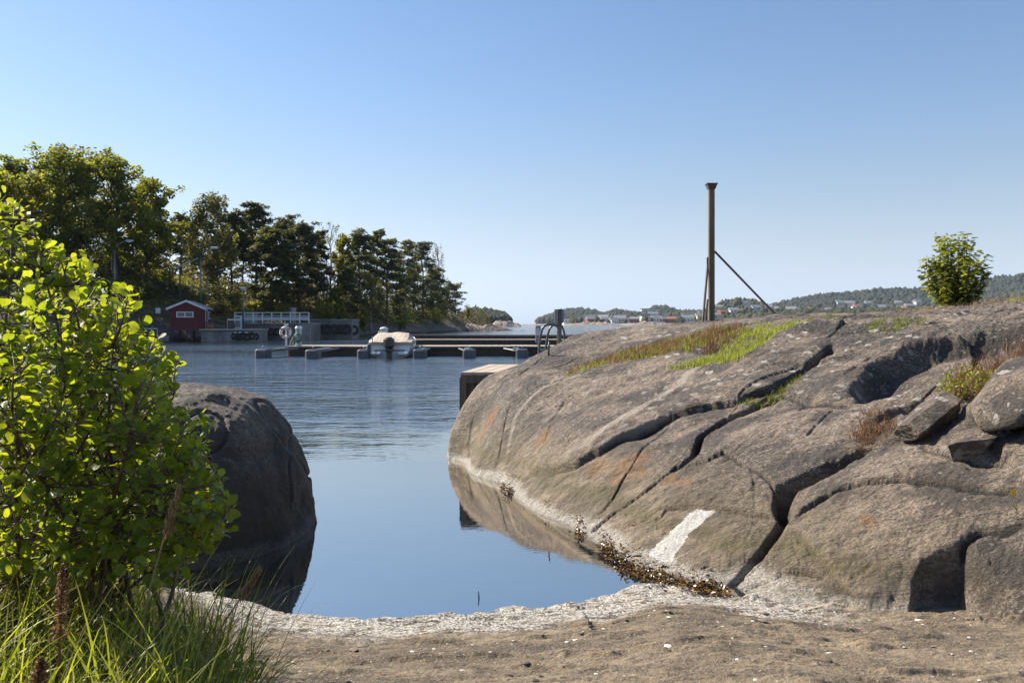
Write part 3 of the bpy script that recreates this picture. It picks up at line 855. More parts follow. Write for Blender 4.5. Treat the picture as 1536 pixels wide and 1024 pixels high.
def leaf_cards(cent, size, rng, flat=0.35, elong=1.5):
    """a four-cornered blade at every centre, turned at random; flat>0 leans them level"""
    n = len(cent)
    nrm = rng.normal(size=(n, 3)); nrm[:, 2] = np.abs(nrm[:, 2]) + flat * 2
    nrm /= np.linalg.norm(nrm, axis=1)[:, None]
    a = np.cross(nrm, rng.normal(size=(n, 3))); a /= np.linalg.norm(a, axis=1)[:, None] + 1e-9
    b = np.cross(nrm, a)
    s = size * rng.uniform(0.6, 1.3, size=(n, 1))
    v = np.stack([cent - a * s * elong * .5, cent + b * s * .42 + nrm * s * .12, cent + a * s * elong * .5, cent - b * s * .42 + nrm * s * .12], 1).reshape(-1, 3)
    f = np.arange(n * 4).reshape(n, 4)
    return v, f

def make_tree(name, label, px, Y, top, halfw, kind, seed, leaves=9000, low=None, group="trees on the wooded headland", lean=0.0, mat=None, base_z=None, leaf=None):
    """px/top/halfw in photograph pixels give place, height and spread at the distance Y"""
    rng = np.random.RandomState(seed)
    x0 = (px - 768) / F * Y; z0 = (ground_at(px, Y) if base_z is None else base_z) - 0.15
    ht = H + (HY - top) / F * Y - z0; R = halfw / F * Y
    root = thing(name, (x0, Y, z0), label, "tree", group)
    bark = {'pine': M_PBARK, 'birch': M_BBARK}.get(kind, M_BARK)
    lm = mat or {'oak': M_OAK, 'pine': M_PINE, 'birch': M_BIRCH, 'bare': M_BIRCH, 'yellow': M_YEL}[kind]
    tb = MB()
    tr = ht * {'oak': .022, 'pine': .0125, 'birch': .013, 'bare': .010, 'yellow': .013}[kind] + .05
    n = 9; bend = rng.normal(size=(n, 2)) * ht * 0.012
    tp = []
    topf = {'oak': .72, 'pine': .96, 'birch': .93, 'bare': .97, 'yellow': .9}[kind]
    for i in range(n):
        t = i / (n - 1)
        tp.append(np.array([bend[i, 0] * t * 2 + lean * ht * t * t, bend[i, 1] * t * 2, ht * topf * t]))
    tb.tube(tp, [tr * (1 - 0.82 * i / (n - 1)) * (1.35 if i == 0 else 1) for i in range(n)], 8)
    def trunk_at(t):
        f = np.clip(t / topf, 0, 1) * (n - 1); i = min(int(f), n - 2); return tp[i] + (tp[i + 1] - tp[i]) * (f - i)
    low = low if low is not None else {'oak': .22, 'pine': .42, 'birch': .3, 'bare': .3, 'yellow': .3}[kind]
    cl = []
    nl = {'oak': 34, 'pine': 30, 'birch': 30, 'bare': 26, 'yellow': 20}[kind]
    for k in range(nl):
        t = low + (1 - low) * ((k + rng.uniform(.1, .9)) / nl)
        q = (t - low) / (1 - low)
        if kind == 'oak': prof = math.sqrt(max(0, 1 - (2 * q * .97 - .82) ** 2 / 1.45)) ; tt = low * .8 + q * (topf - low * .8) * .85
        elif kind == 'pine': prof = (0.45 + .75 * math.sin(math.pi * (0.16 + q * .80))) * (1 - q * .45); tt = t - 0.03
        elif kind == 'birch': prof = math.sin(math.pi * (0.12 + q * .86)) ** .7 ; tt = t - 0.10
        else: prof = math.sin(math.pi * (0.15 + q * .8)) ** .8; tt = t - 0.16
        ang = k * 2.399 + rng.uniform(-.5, .5)
        rr = R * prof * rng.uniform(.55, 1.05)
        if kind == 'oak' and k % 3 == 0: rr *= .5
        c0 = trunk_at(max(.12, min(tt, topf)))
        ax = trunk_at(min(t, topf))
        tip = np.array([ax[0] + rr * math.cos(ang), ax[1] + rr * math.sin(ang), ht * t * (.97 if kind != 'oak' else .95)])
        if kind == 'pine': tip[2] = ht * t * .97 + rng.uniform(-.01, .025) * ht
        mid = (c0 + tip) / 2 + np.array([0, 0, ht * .02]) + rng.normal(size=3) * R * .06
        lr = tr * .34 * (1 - .5 * q)
        tb.tube([c0, mid, tip], [lr, lr * .6, lr * .2], 5)
        cl.append((tip, 1.0)); cl.append(((mid + tip) / 2 + rng.normal(size=3) * R * .08, .75))
        for j in range(3 if kind != 'bare' else 5):
            e = tip + rng.normal(size=3) * R * np.array([.24, .24, .13]) * (1.0 if kind != 'bare' else 1.1)
            if kind == 'bare': e[2] = tip[2] + abs(e[2] - tip[2]) + R * .1
            tb.tube([mid * .4 + tip * .6, e], [lr * .32, lr * .08 + .008], 4)
            cl.append((e, .62))
    tb.build("trunk", bark, root, smooth=True, local=True)
    if kind == 'bare' and leaves == 0: return root
    w = np.array([c[1] for c in cl]); C = np.array([c[0] for c in cl])
    pick = rng.choice(len(C), size=leaves, p=w ** 2 / (w ** 2).sum())
    off = rng.normal(size=(leaves, 3)); off /= np.linalg.norm(off, axis=1)[:, None]
    off *= rng.uniform(0, 1, size=(leaves, 1)) ** .45
    sc = {'oak': (.15, .15, .095), 'pine': (.21, .21, .045), 'birch': (.13, .13, .21), 'bare': (.12, .12, .1), 'yellow': (.2, .2, .13)}[kind]
    szx = R * np.array([sc[0], sc[1], 0]) + np.array([0, 0, max(R, ht * .22) * sc[2]]) * (1.4 if kind != 'pine' else 1.9)
    cent = C[pick] + off * szx * (0.55 + w[pick])[:, None] * (1.12 if kind == 'oak' else 1)
    if kind == 'birch': cent[:, 2] -= np.abs(rng.normal(size=leaves)) * ht * .03
    v, f = leaf_cards(cent, leaf or (0.30 if kind in ('oak', 'yellow') else 0.24), rng, flat=.25 if kind != 'pine' else .5, elong=1.3 if kind != 'pine' else 1.9)
    link("crown", new_mesh("crown", v, f, lm, smooth=False), root)
    return root

TREES = [
 # name, label, px, Y, top, halfw, kind, seed, leaves, extra
 ("oak_tree", "thin airy oak at the left edge of the photo", 22, 92, 232, 34, 'oak', 1, 5000, {}),
 ("oak_tree", "tallest broad oak of the headland, its top above the leafy bush", 100, 88, 216, 62, 'oak', 2, 12000, {}),
 ("oak_tree", "dense oak right of the tallest oak, behind the curved lamp post", 172, 90, 227, 56, 'oak', 3, 10500, {}),
 ("oak_tree", "rightmost of the big dark oaks, its right side sloping down to the birch", 222, 94, 262, 42, 'oak', 4, 8000, {'low': .16}),
 ("oak_tree", "dark oak low behind the leafy bush at the left edge", -30, 84, 250, 60, 'oak', 5, 9000, {}),
 ("oak_tree", "broad oak filling in behind the tallest oak", 58, 100, 262, 52, 'oak', 6, 9000, {}),
 ("pine_tree", "slim pine between the last oak and the tall birch", 272, 108, 322, 22, 'pine', 7, 5000, {}),
 ("birch_tree", "tall pale-leaved birch standing above the red boathouse", 312, 96, 290, 36, 'birch', 8, 9500, {'low': .26}),
 ("pine_tree", "dark pine just right of the tall birch", 348, 104, 318, 24, 'pine', 9, 6000, {}),
 ("pine_tree", "tall pine with layered crown above the small square lamp", 384, 108, 304, 32, 'pine', 10, 8000, {}),
 ("pine_tree", "dense dark pine behind the concrete ferry quay, foliage almost to the ground", 408, 101, 336, 38, 'pine', 11, 12000, {'low': .12}),
 ("pine_tree", "broad dark pine directly above the tyre hung dark quay", 448, 106, 334, 36, 'pine', 12, 10000, {'low': .18, 'mat': 'P2'}),
 ("pine_tree", "brownish pine left of the leafless tree", 474, 112, 345, 22, 'pine', 13, 6000, {'low': .2, 'mat': 'P2'}),
 ("bare_tree", "leafless grey tree with its bare twigs above the yellow maple", 497, 118, 333, 20, 'bare', 14, 500, {}),
 ("maple_tree", "slender yellow green maple between the leafless tree and a pine", 514, 116, 350, 17, 'yellow', 15, 2800, {'low': .35}),
 ("pine_tree", "flat-topped dark pine right of the yellow maple", 540, 122, 344, 26, 'pine', 16, 7000, {'low': .3}),
 ("pine_tree", "leaning topped pine whose crown touches the flat-topped pine", 562, 128, 345, 18, 'pine', 17, 4500, {}),
 ("pine_tree", "dense green pine in the middle of the right hand group", 580, 130, 360, 30, 'pine', 18, 10000, {'low': .15}),
 ("pine_tree", "open layered pine with sky gaps right of the dense green one", 606, 140, 360, 22, 'pine', 19, 5500, {'low': .3}),
 ("pine_tree", "tall dark pine near the point of the headland", 634, 160, 360, 26, 'pine', 20, 8500, {'low': .16}),
 ("bare_tree", "sparse tree with thin twigs behind the tall pine at the point", 655, 174, 366, 12, 'bare', 21, 900, {}),
 ("pine_tree", "short dense pine on the slope of the point", 650, 170, 402, 22, 'pine', 22, 7500, {'low': .08}),
 ("pine_tree", "wind-bent pine leaning out to the right at the very point", 668, 188, 425, 21, 'pine', 23, 6000, {'low': .2, 'lean': .22}),
 ("pine_tree", "young pine low between the quay and the right hand group", 520, 112, 400, 20, 'pine', 24, 4000, {'low': .1}),
 ("pine_tree", "slender pine half hidden behind the birch", 326, 118, 345, 20, 'pine', 25, 4000, {}),
 ("pine_tree", "pine with a bare lower stem behind the dense dark pine", 430, 122, 322, 24, 'pine', 26, 5000, {'mat': 'P2'}),
 ("birch_tree", "low reddish birch among the pines above the pale rock", 556, 116, 412, 18, 'birch', 27, 2500, {}),
 ("maple_tree", "young yellow leaved tree low behind the dark quay", 505, 104, 430, 12, 'yellow', 28, 1500, {'low': .1}),
]
for (nm, lb, px, Y, top, hw, kd, sd, lv, ex) in TREES:
    ex = dict(ex)
    if ex.get('mat') == 'P2': ex['mat'] = M_PINE2
    make_tree(nm, lb, px, Y, top, hw, kd, sd, lv, **ex)

# background pines that only show as trunks and dark filling
for i, (px, Y, top, hw) in enumerate([(238, 125, 330, 22), (150, 118, 300, 34), (365, 124, 350, 24), (465, 130, 370, 24), (530, 140, 385, 24), (595, 160, 395, 24), (620, 165, 400, 22), (290, 120, 365, 22)]):
    make_tree("pine_tree", ["dim pine seen between the last oak and the slim pine", "dim pine filling the gap behind the tallest oaks", "dim pine behind the layered crown pine", "dim pine behind the brownish pine",
              "dim pine behind the flat-topped pine", "dim pine behind the open layered pine", "dim pine behind the tall dark pine near the point", "dim pine behind the tall birch"][i],
              px, Y, top, hw, 'pine', 60 + i, 3500, low=.25)

def make_shrub(label, px, Y, top, halfw, seed, n=1200, mat=None, group="shrubs on the headland slope", bz=None, name="shrub", leaf=.2):
    rng = np.random.RandomState(seed)
    x0 = (px - 768) / F * Y; z0 = (ground_at(px, Y) if bz is None else bz) - .05
    ht = max(.5, H + (HY - top) / F * Y - z0); R = halfw / F * Y
    root = thing(name, (x0, Y, z0), label, "shrub", group)
    tb = MB(); C = []
    for k in range(9):
        a = rng.uniform(0, 6.28); r = R * rng.uniform(.2, .85); tip = np.array([r * math.cos(a), r * math.sin(a), ht * rng.uniform(.45, .9)])
        tb.tube([(0, 0, 0), tip * (.5, .5, .6), tip], [.05, .035, .012], 5); C.append(tip); C.append(tip * (.7, .7, .5))
    tb.build("stem", M_BARK, root, local=True)
    C = np.array(C)
    cent = C[rng.randint(len(C), size=n)] + rng.normal(size=(n, 3)) * np.array([R * .22, R * .22, ht * .14])
    cent[:, 2] = np.maximum(cent[:, 2], .05)
    v, f = leaf_cards(cent, leaf, rng, flat=.2, elong=1.3)
    link("foliage", new_mesh("foliage", v, f, mat or M_SHRUB, smooth=False), root)
for i, (px, Y, top, hw, lb, mt) in enumerate([
  (240, 92, 402, 22, "big sunlit yellow green shrub left of the birch foot", M_YEL), (214, 88, 425, 16, "green shrub between the oak trunks", None), (268, 95, 425, 14, "round shrub on the slope above the boathouse", None),
  (330, 92, 452, 14, "rusty shrub right of the boathouse roof", M_BIRCH), (348, 95, 440, 13, "tan shrub above the quay gate", M_BIRCH), (375, 98, 452, 16, "dark shrub behind the small square lamp", M_OAK),
  (190, 86, 438, 18, "dark shrub under the curved lamp post", M_OAK), (420, 99, 455, 18, "dark shrub behind the quay railing", M_OAK), (488, 102, 455, 14, "shadowed shrub at the end of the dark quay", M_OAK),
  (545, 112, 465, 14, "shadowed shrub above the pale shore rock", M_OAK), (600, 135, 462, 16, "dark shrub below the right hand pines", M_OAK), (655, 165, 465, 14, "dark shrub under the short dense pine", M_OAK),
  (700, 200, 458, 5, "small bright green shrub on the bare point", M_YEL), (160, 84, 420, 22, "dark shrub low behind the leafy bush", M_OAK), (300, 90, 440, 12, "dry yellow shrub behind the boathouse roof", M_YEL)]):
    make_shrub(lb, px, Y, top, hw, 200 + i, mat=mt)

# low growth between the trunks: ferns, juniper, saplings
def undergrowth(name, label, n, pxr, tr, hgt, mat, seed, size=.3):
    rng = np.random.RandomState(seed)
    px = rng.uniform(pxr[0], pxr[1], n * 3); t = rng.uniform(tr[0], tr[1], n * 3)
    Y = islet_shore(px) + t * 26; X = (px - 768) / F * Y
    den = fbm(X * .16, Y * .12, seed, 3)
    ok = den > -.02; px, Y, X, den = px[ok][:n], Y[ok][:n], X[ok][:n], den[ok][:n]
    z = islet_z(px, Y); hh = hgt * np.clip(.35 + den * 2.2, .2, 1.6)
    c = np.stack([X, Y, z + rng.uniform(0, 1, len(X)) ** .8 * hh], -1)
    v, f = leaf_cards(c, size, rng, flat=.2, elong=1.4)
    tag(link(name, new_mesh(name, v, f, mat, smooth=False)), label, "undergrowth", kind='stuff')
undergrowth("undergrowth", "dark scrub filling the space between the trunks of the headland", 34000, (-60, 735), (.35, 1.7), 2.6, M_PINE2, 31)
undergrowth("bracken", "rust and yellow bracken on the sunlit slope of the headland", 30000, (-60, 560), (.22, 1.6), 1.3, M_BIRCH, 32, .22)
undergrowth("dry_grass", "dry yellow grass on the headland slope", 16000, (-60, 640), (.3, 1.4), .5, M_YEL, 33, .2)

# ------------------------------------------------------------------ distant hills and town
rr = random.Random(5)
specs = []
for i in range(20): specs.append((852 + i * 13 + rr.uniform(-4, 4), .25 + rr.uniform(-.14, .14), 'town', 'lower slope, left part'))
for i in range(17): specs.append((880 + i * 14.5 + rr.uniform(-5, 5), .72 + rr.uniform(-.2, .18), 'town', 'upper slope, left part'))
for i in range(16): specs.append((1135 + i * 16 + rr.uniform(-6, 6), .62 + rr.uniform(-.25, .3), 'town', 'right part below the ridge'))
specs2 = [(1188 + i * 17 + rr.uniform(-6, 6), .30 + rr.uniform(-.12, .2), 'ridge', 'foot of the long ridge') for i in range(14)]
HOUSES = specs + specs2
def keep_off(which):
    hp = np.array([(h[0], h[1]) for h in HOUSES if h[2] == which])
    def f(a, tt):
        dp = np.abs(a[:, None] - hp[None, :, 0]); dt = hp[None, :, 1] - tt[:, None]
        return ((dp < 6.5) & (dt > -.05) & (dt < .22)).any(1)
    return f
def hill(name, ridge, Yr, Yf, seed, ntree, tsize, mat_forest, front_z=None, clear=None, keep=None):
    rp = np.array(ridge, float)
    px = np.arange(rp[0, 0], rp[-1, 0] + 1, 4.0)
    t = np.linspace(-0.04, 1.5, 44)
    A, T = np.meshgrid(px, t)
    def hz(a, tt):
        zr = H + (HY - np.interp(a, rp[:, 0], rp[:, 1])) / F * Yr - tsize * .75
        zr = np.maximum(zr, 0.0)
        y = Yf + (Yr - Yf) * tt; x = (a - 768) / F * y
        g = np.where(tt < 1, np.clip(tt, 0, 1) ** 0.85, 1 - 0.6 * (tt - 1))
        z = zr * g * (1 + 0.22 * fbm(x * .006, y * .006, seed, 3) * (tt < .9)) + np.where(tt < 0, tt * 40, 0) + 1.2 * (tt > .02) * (zr > 2)
        return x, y, z
    X, Y, Z = hz(A, T)
    m, nt = newmat(name + "_ground")
    c = nt.mix(nt.ramp(nt.noise(.02, 5, .6, nt.wpos()), .4, .6), (0.06, 0.065, 0.03), (0.20, 0.17, 0.10))
    c = nt.mix(nt.ramp(nt.sep(nt.wpos())[2], 5, 1.5), c, (0.30, 0.25, 0.19))
    nt.done(nt.princ(c, .9).outputs[0])
    f = grid_faces(len(t), len(px), Z > -6)
    v, f, _ = compact(np.stack([X, Y, Z], -1).reshape(-1, 3), f)
    tag(link(name, new_mesh(name, v, f, m)), kind='structure')
    rng = np.random.RandomState(seed)
    # a canopy of small ragged crowns
    bs = [(0, 0, 1.0)] + [(math.cos(a) * .62, math.sin(a) * .62, .55) for a in np.arange(5) * 1.2566] + [(math.cos(a) * .95, math.sin(a) * .95, .0) for a in np.arange(6) * 1.047 + .4] + [(math.cos(a) * .7, math.sin(a) * .7, -.6) for a in np.arange(5) * 1.2566 + .6]
    bs = np.array(bs)
    bf = []
    for i in range(5): bf.append((0, 1 + i, 1 + (i + 1) % 5))
    up = list(range(1, 6)); md = list(range(6, 12)); lo = list(range(12, 17))
    def strip(a, b):
        na, nb = len(a), len(b); ia = ib = 0; out = []
        while ia < na or ib < nb:
            if ib / nb <= ia / na: out.append((a[ia % na], b[ib % nb], b[(ib + 1) % nb])); ib += 1
            else: out.append((a[ia % na], b[ib % nb], a[(ia + 1) % na])); ia += 1
        return out
    bf += strip(up, md) + strip(md, lo); bf = np.array(bf)
    k = 0; vs = []; 
    a = rng.uniform(px[0], px[-1], ntree * 3); tt = rng.uniform(0.0, 1.06, ntree * 3) ** .9
    x, y, z = hz(a, tt)
    ok = (z > 1.5)
    if clear is not None: ok &= ~clear(a, tt, rng)
    if keep is not None: ok &= ~keep(a, tt)
    x, y, z = x[ok][:ntree], y[ok][:ntree], z[ok][:ntree]
    n = len(x)
    s = tsize * rng.uniform(.5, 1.1, n); wd = s * rng.uniform(.32, .6, n)
    jit = rng.uniform(.72, 1.25, size=(n, len(bs), 3))
    V = bs[None] * jit
    V = np.stack([V[..., 0] * wd[:, None] + x[:, None], V[..., 1] * wd[:, None] + y[:, None], V[..., 2] * s[:, None] * .5 + z[:, None] + s[:, None] * .42], -1).reshape(-1, 3)
    Fc = (bf[None] + (np.arange(n) * len(bs))[:, None, None]).reshape(-1, 3)
    o = link("forest", new_mesh("forest", V, Fc, mat_forest, smooth=False)); tag(o, {'wooded_island': "dark pine wood covering the small island beyond the point", 'far_hill': "hazy blue wood on the farthest headland", 'town_hill': "tree crowns among the houses of the far town", 'right_hill': "long dark wooded ridge behind the far houses", 'near_hill': "belt of round green trees along the far shore at the right"}[name], "forest", kind='stuff')
    return hz
def forest_mat(name, a, b):
    m, t = newmat(name); r = t.n('ShaderNodeNewGeometry').outputs['Random Per Island']
    c = t.mix(r, a, b); c = t.mix(t.ramp(t.noise(.5, 4, .7, t.wpos()), .4, .6), t.mix(.6, c, (.01, .015, .01)), c)
    p = t.princ(c, .9); t.l(t.bump(t.noise(.9, 4, .7, t.wpos()), 1.0, 1.5), p.inputs['Normal']); t.done(p.outputs[0]); return m
M_F1 = forest_mat("far_pine_forest", (0.020, 0.030, 0.018), (0.045, 0.055, 0.028))
M_F2 = forest_mat("far_mixed_trees", (0.030, 0.042, 0.016), (0.085, 0.085, 0.030))
hz0 = hill("wooded_island", [(676, 486), (700, 468), (715, 465), (735, 467), (752, 470), (768, 478), (774, 486)], 700, 620, 3, 1100, 7.5, M_F1)
hz1 = hill("far_hill", [(785, 486), (797, 483), (812, 477), (832, 468), (850, 464), (872, 462), (890, 465), (905, 470), (925, 464), (945, 467), (965, 471), (982, 458), (1000, 459), (1015, 465), (1040, 466), (1075, 470)], 1900, 1500, 4, 3500, 13, M_F1)
def town_clear(a, tt, rng): return rng.uniform(size=len(a)) < np.clip(0.75 - np.abs(tt - .45) * .6, 0, 1)
hz2 = hill("town_hill", [(812, 486), (835, 480), (860, 476), (900, 474), (940, 473), (975, 466), (1000, 470), (1030, 470), (1060, 464), (1085, 452), (1105, 447), (1125, 449), (1150, 456), (1180, 460), (1230, 462), (1300, 464), (1400, 466), (1550, 468), (1700, 470)], 1250, 960, 5, 2600, 10, M_F2, clear=town_clear, keep=keep_off('town'))
hz3 = hill("right_hill", [(1130, 470), (1160, 455), (1200, 446), (1240, 440), (1290, 436), (1340, 433), (1390, 431), (1450, 428), (1485, 416), (1536, 410), (1600, 404), (1750, 398)], 1750, 1350, 6, 6000, 12, M_F1, keep=keep_off('ridge'))
hz4 = hill("near_hill", [(1075, 478), (1120, 474), (1200, 468), (1260, 464), (1330, 464), (1400, 463), (1500, 462), (1650, 460)], 760, 640, 8, 1500, 9, M_F2)

# houses
def hmat(n, c): return simple(n, c, tuple(x * .85 for x in c), .7, .3, 0)
HW = [("white", hmat("white_house_paint", (0.80, 0.79, 0.76))), ("cream", hmat("cream_house_paint", (0.66, 0.58, 0.42))), ("grey", hmat("grey_house_paint", (0.42, 0.42, 0.42))), ("red", hmat("red_house_paint", (0.30, 0.06, 0.045)))]
HR = [("grey", hmat("slate_roof", (0.24, 0.245, 0.26))), ("orange tiled", hmat("tile_roof", (0.38, 0.15, 0.09))), ("black", hmat("black_roof", (0.05, 0.05, 0.055)))]
M_WIN = simple("dark_window", (0.05, 0.06, 0.08), (0.03, 0.035, 0.05), .15, 1, 0)
ORD = ["first", "second", "third", "fourth", "fifth", "sixth", "seventh", "eighth", "ninth", "tenth", "eleventh", "twelfth", "thirteenth", "fourteenth", "fifteenth", "sixteenth", "seventeenth", "eighteenth", "nineteenth", "twentieth"]
def house(px, t, hz, w, wi, ri, rz, label):
    x, y, z = hz(np.array([px]), np.array([t])); x, y, z = float(x[0]), float(y[0]), float(z[0])
    d, h, rh = w * .72, w * .42, w * .26
    r = thing("house", (x, y, z), label, "house", "houses of the far town", rz)
    MB().box((0, 0, h / 2 - 1), (w, d, h + 2)).build("wall", HW[wi][1], r, local=True)
    m = MB(); e = .5
    m.add([(-w / 2 - e, -d / 2 - e, h), (w / 2 + e, -d / 2 - e, h), (w / 2 + e, d / 2 + e, h), (-w / 2 - e, d / 2 + e, h), (-w / 2 - e, 0, h + rh), (w / 2 + e, 0, h + rh)],
          [(0, 1, 5, 4), (2, 3, 4, 5), (0, 4, 3), (1, 2, 5), (0, 3, 2, 1)])
    m.build("roof", HR[ri][1], r, local=True)
    for k in (-.3, 0, .3): MB().box((k * w, -d / 2 - .03, h * .55), (w * .13, .08, h * .3)).build("window", M_WIN, r, local=True)
cnt = {}
for (px, t, hz, where) in HOUSES:
    hz = hz2 if hz == 'town' else hz3
    k = cnt.get(where, 0); cnt[where] = k + 1
    wi = rr.choice([0, 0, 0, 0, 0, 1, 3]); ri = rr.choice([0, 0, 0, 0, 2, 1])
    house(px, t, hz, rr.uniform(9, 14) * (1.25 if hz is hz3 else 1), wi, ri, rr.uniform(-.5, .5),
          f"{HW[wi][0]} far house with {HR[ri][0]} roof, {ORD[k]} from the left, {where}")
# wide pale public building above the town
r = thing("public_building", tuple(float(q[0]) for q in hz2(np.array([975.]), np.array([.98]))), "long pale building with a flat roof standing above the far town", "building")
MB().box((0, 0, 4), (26, 12, 10)).build("wall", HW[0][1], r, local=True); MB().box((0, 0, 9.3), (28, 14, .7)).build("roof", HR[0][1], r, local=True)
for k in range(6): MB().box((-10 + k * 4, -6.04, 5.5), (2.4, .1, 2.6)).build("window", M_WIN, r, local=True)

# low skerries
def skerry(px0, px1, Y, hgt, seed, name="skerry"):
    n = 90; m_ = 26; x0 = (px0 - 768) / F * Y; x1 = (px1 - 768) / F * Y
    A, B = np.meshgrid(np.linspace(0, 1, n), np.linspace(-1, 1, m_))
    W = (x1 - x0) * .35
    X = x0 + (x1 - x0) * A; Yv = Y + B * W
    env = np.clip(1 - B ** 2, 0, 1) * np.clip(4 * A * (1 - A), 0, 1) ** .6
    Z = hgt * env * (0.75 + 0.7 * fbm(X * 3 / hgt * .25, Yv * .2, seed, 4)) + 0.12 * hgt * fbm(X * .8, Yv * .8, seed, 3) * env - .15
    tag(link(name, new_mesh(name, np.stack([X, Yv, Z], -1).reshape(-1, 3), grid_faces(m_, n), M_SKERRY)), kind='structure')
M_SKERRY = simple("skerry_rock", (0.33, 0.27, 0.22), (0.16, 0.13, 0.11), .8, .25, .8, bdist=.6)
skerry(735, 782, 520, 5.0, 3); skerry(683, 748, 192, 2.6, 7); skerry(845, 935, 900, 4.5, 5); skerry(790, 840, 1400, 2.5, 9); skerry(940, 1010, 880, 5, 12)
# ------------------------------------------------------------------ boathouse, quays, docks, boat
M_RED = simple("red_boards", (0.15, 0.022, 0.024), (0.085, 0.013, 0.015), .75, 2, .2, streak=(6, 6, .4))
M_WHITE = simple("white_paint", (0.78, 0.78, 0.76), (0.6, 0.6, 0.58), .5, 4, .05)
M_GWHITE = simple("weathered_white", (0.55, 0.56, 0.57), (0.40, 0.41, 0.42), .55, 3, .1)
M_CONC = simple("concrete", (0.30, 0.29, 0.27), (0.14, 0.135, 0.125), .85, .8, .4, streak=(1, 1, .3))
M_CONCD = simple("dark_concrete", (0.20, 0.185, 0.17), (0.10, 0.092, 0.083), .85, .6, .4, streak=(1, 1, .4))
M_STEEL = simple("galvanised_steel", (0.20, 0.205, 0.21), (0.13, 0.135, 0.14), .45, 5, .05, metallic=.6)
M_TYRE = simple("tyre_rubber", (0.022, 0.022, 0.023), (0.012, 0.012, 0.012), .8, 8, .2)
M_GLASS = simple("window_glass", (0.10, 0.13, 0.15), (0.05, 0.07, 0.08), .08, 2, 0)
M_ROOFS = simple("pale_roof_sheet", (0.36, 0.39, 0.43), (0.27, 0.29, 0.33), .4, 2, .1, streak=(8, .5, 1))
M_DECK = simple("weathered_deck", (0.50, 0.41, 0.33), (0.34, 0.27, 0.21), .8, 2, .3, streak=(.4, 6, 1))
M_WOODD = simple("dark_wet_wood", (0.075, 0.058, 0.045), (0.03, 0.024, 0.02), .7, 2, .3, streak=(.5, 1, 4))
M_WOOD = simple("grey_brown_wood", (0.17, 0.14, 0.095), (0.09, 0.072, 0.052), .85, 3, .4, streak=(5, 5, .4))
M_FLOAT = simple("float_plastic", (0.075, 0.09, 0.11), (0.045, 0.053, 0.066), .6, 3, .2)
M_BLACK = simple("black_cowling", (0.018, 0.018, 0.02), (0.012, 0.012, 0.013), .3, 3, .02)
M_DSTEEL = simple("dark_steel_tube", (0.11, 0.12, 0.14), (0.06, 0.065, 0.075), .35, 9, .05, metallic=.7)
M_CANVAS = simple("beige_canvas", (0.50, 0.42, 0.34), (0.38, 0.31, 0.25), .85, 1.5, .3)
M_GEL = simple("white_hull", (0.82, 0.82, 0.83), (0.72, 0.72, 0.73), .25, 1, .0)
M_ROPE = simple("pale_rope", (0.5, 0.47, 0.4), (0.35, 0.33, 0.28), .9, 9, .2)
M_GREENH = simple("green_hose", (0.06, 0.16, 0.11), (0.03, 0.09, 0.06), .5, 9, .1)
M_GLASSL = simple("lamp_glass", (0.75, 0.76, 0.78), (0.6, 0.6, 0.62), .2, 4, 0)
M_PINK = simple("lifebuoy_orange", (0.62, 0.22, 0.14), (0.5, 0.16, 0.10), .6, 4, 0)

def Wp(px, py, Y): return tuple(float(q) for q in P(px, py, Y))

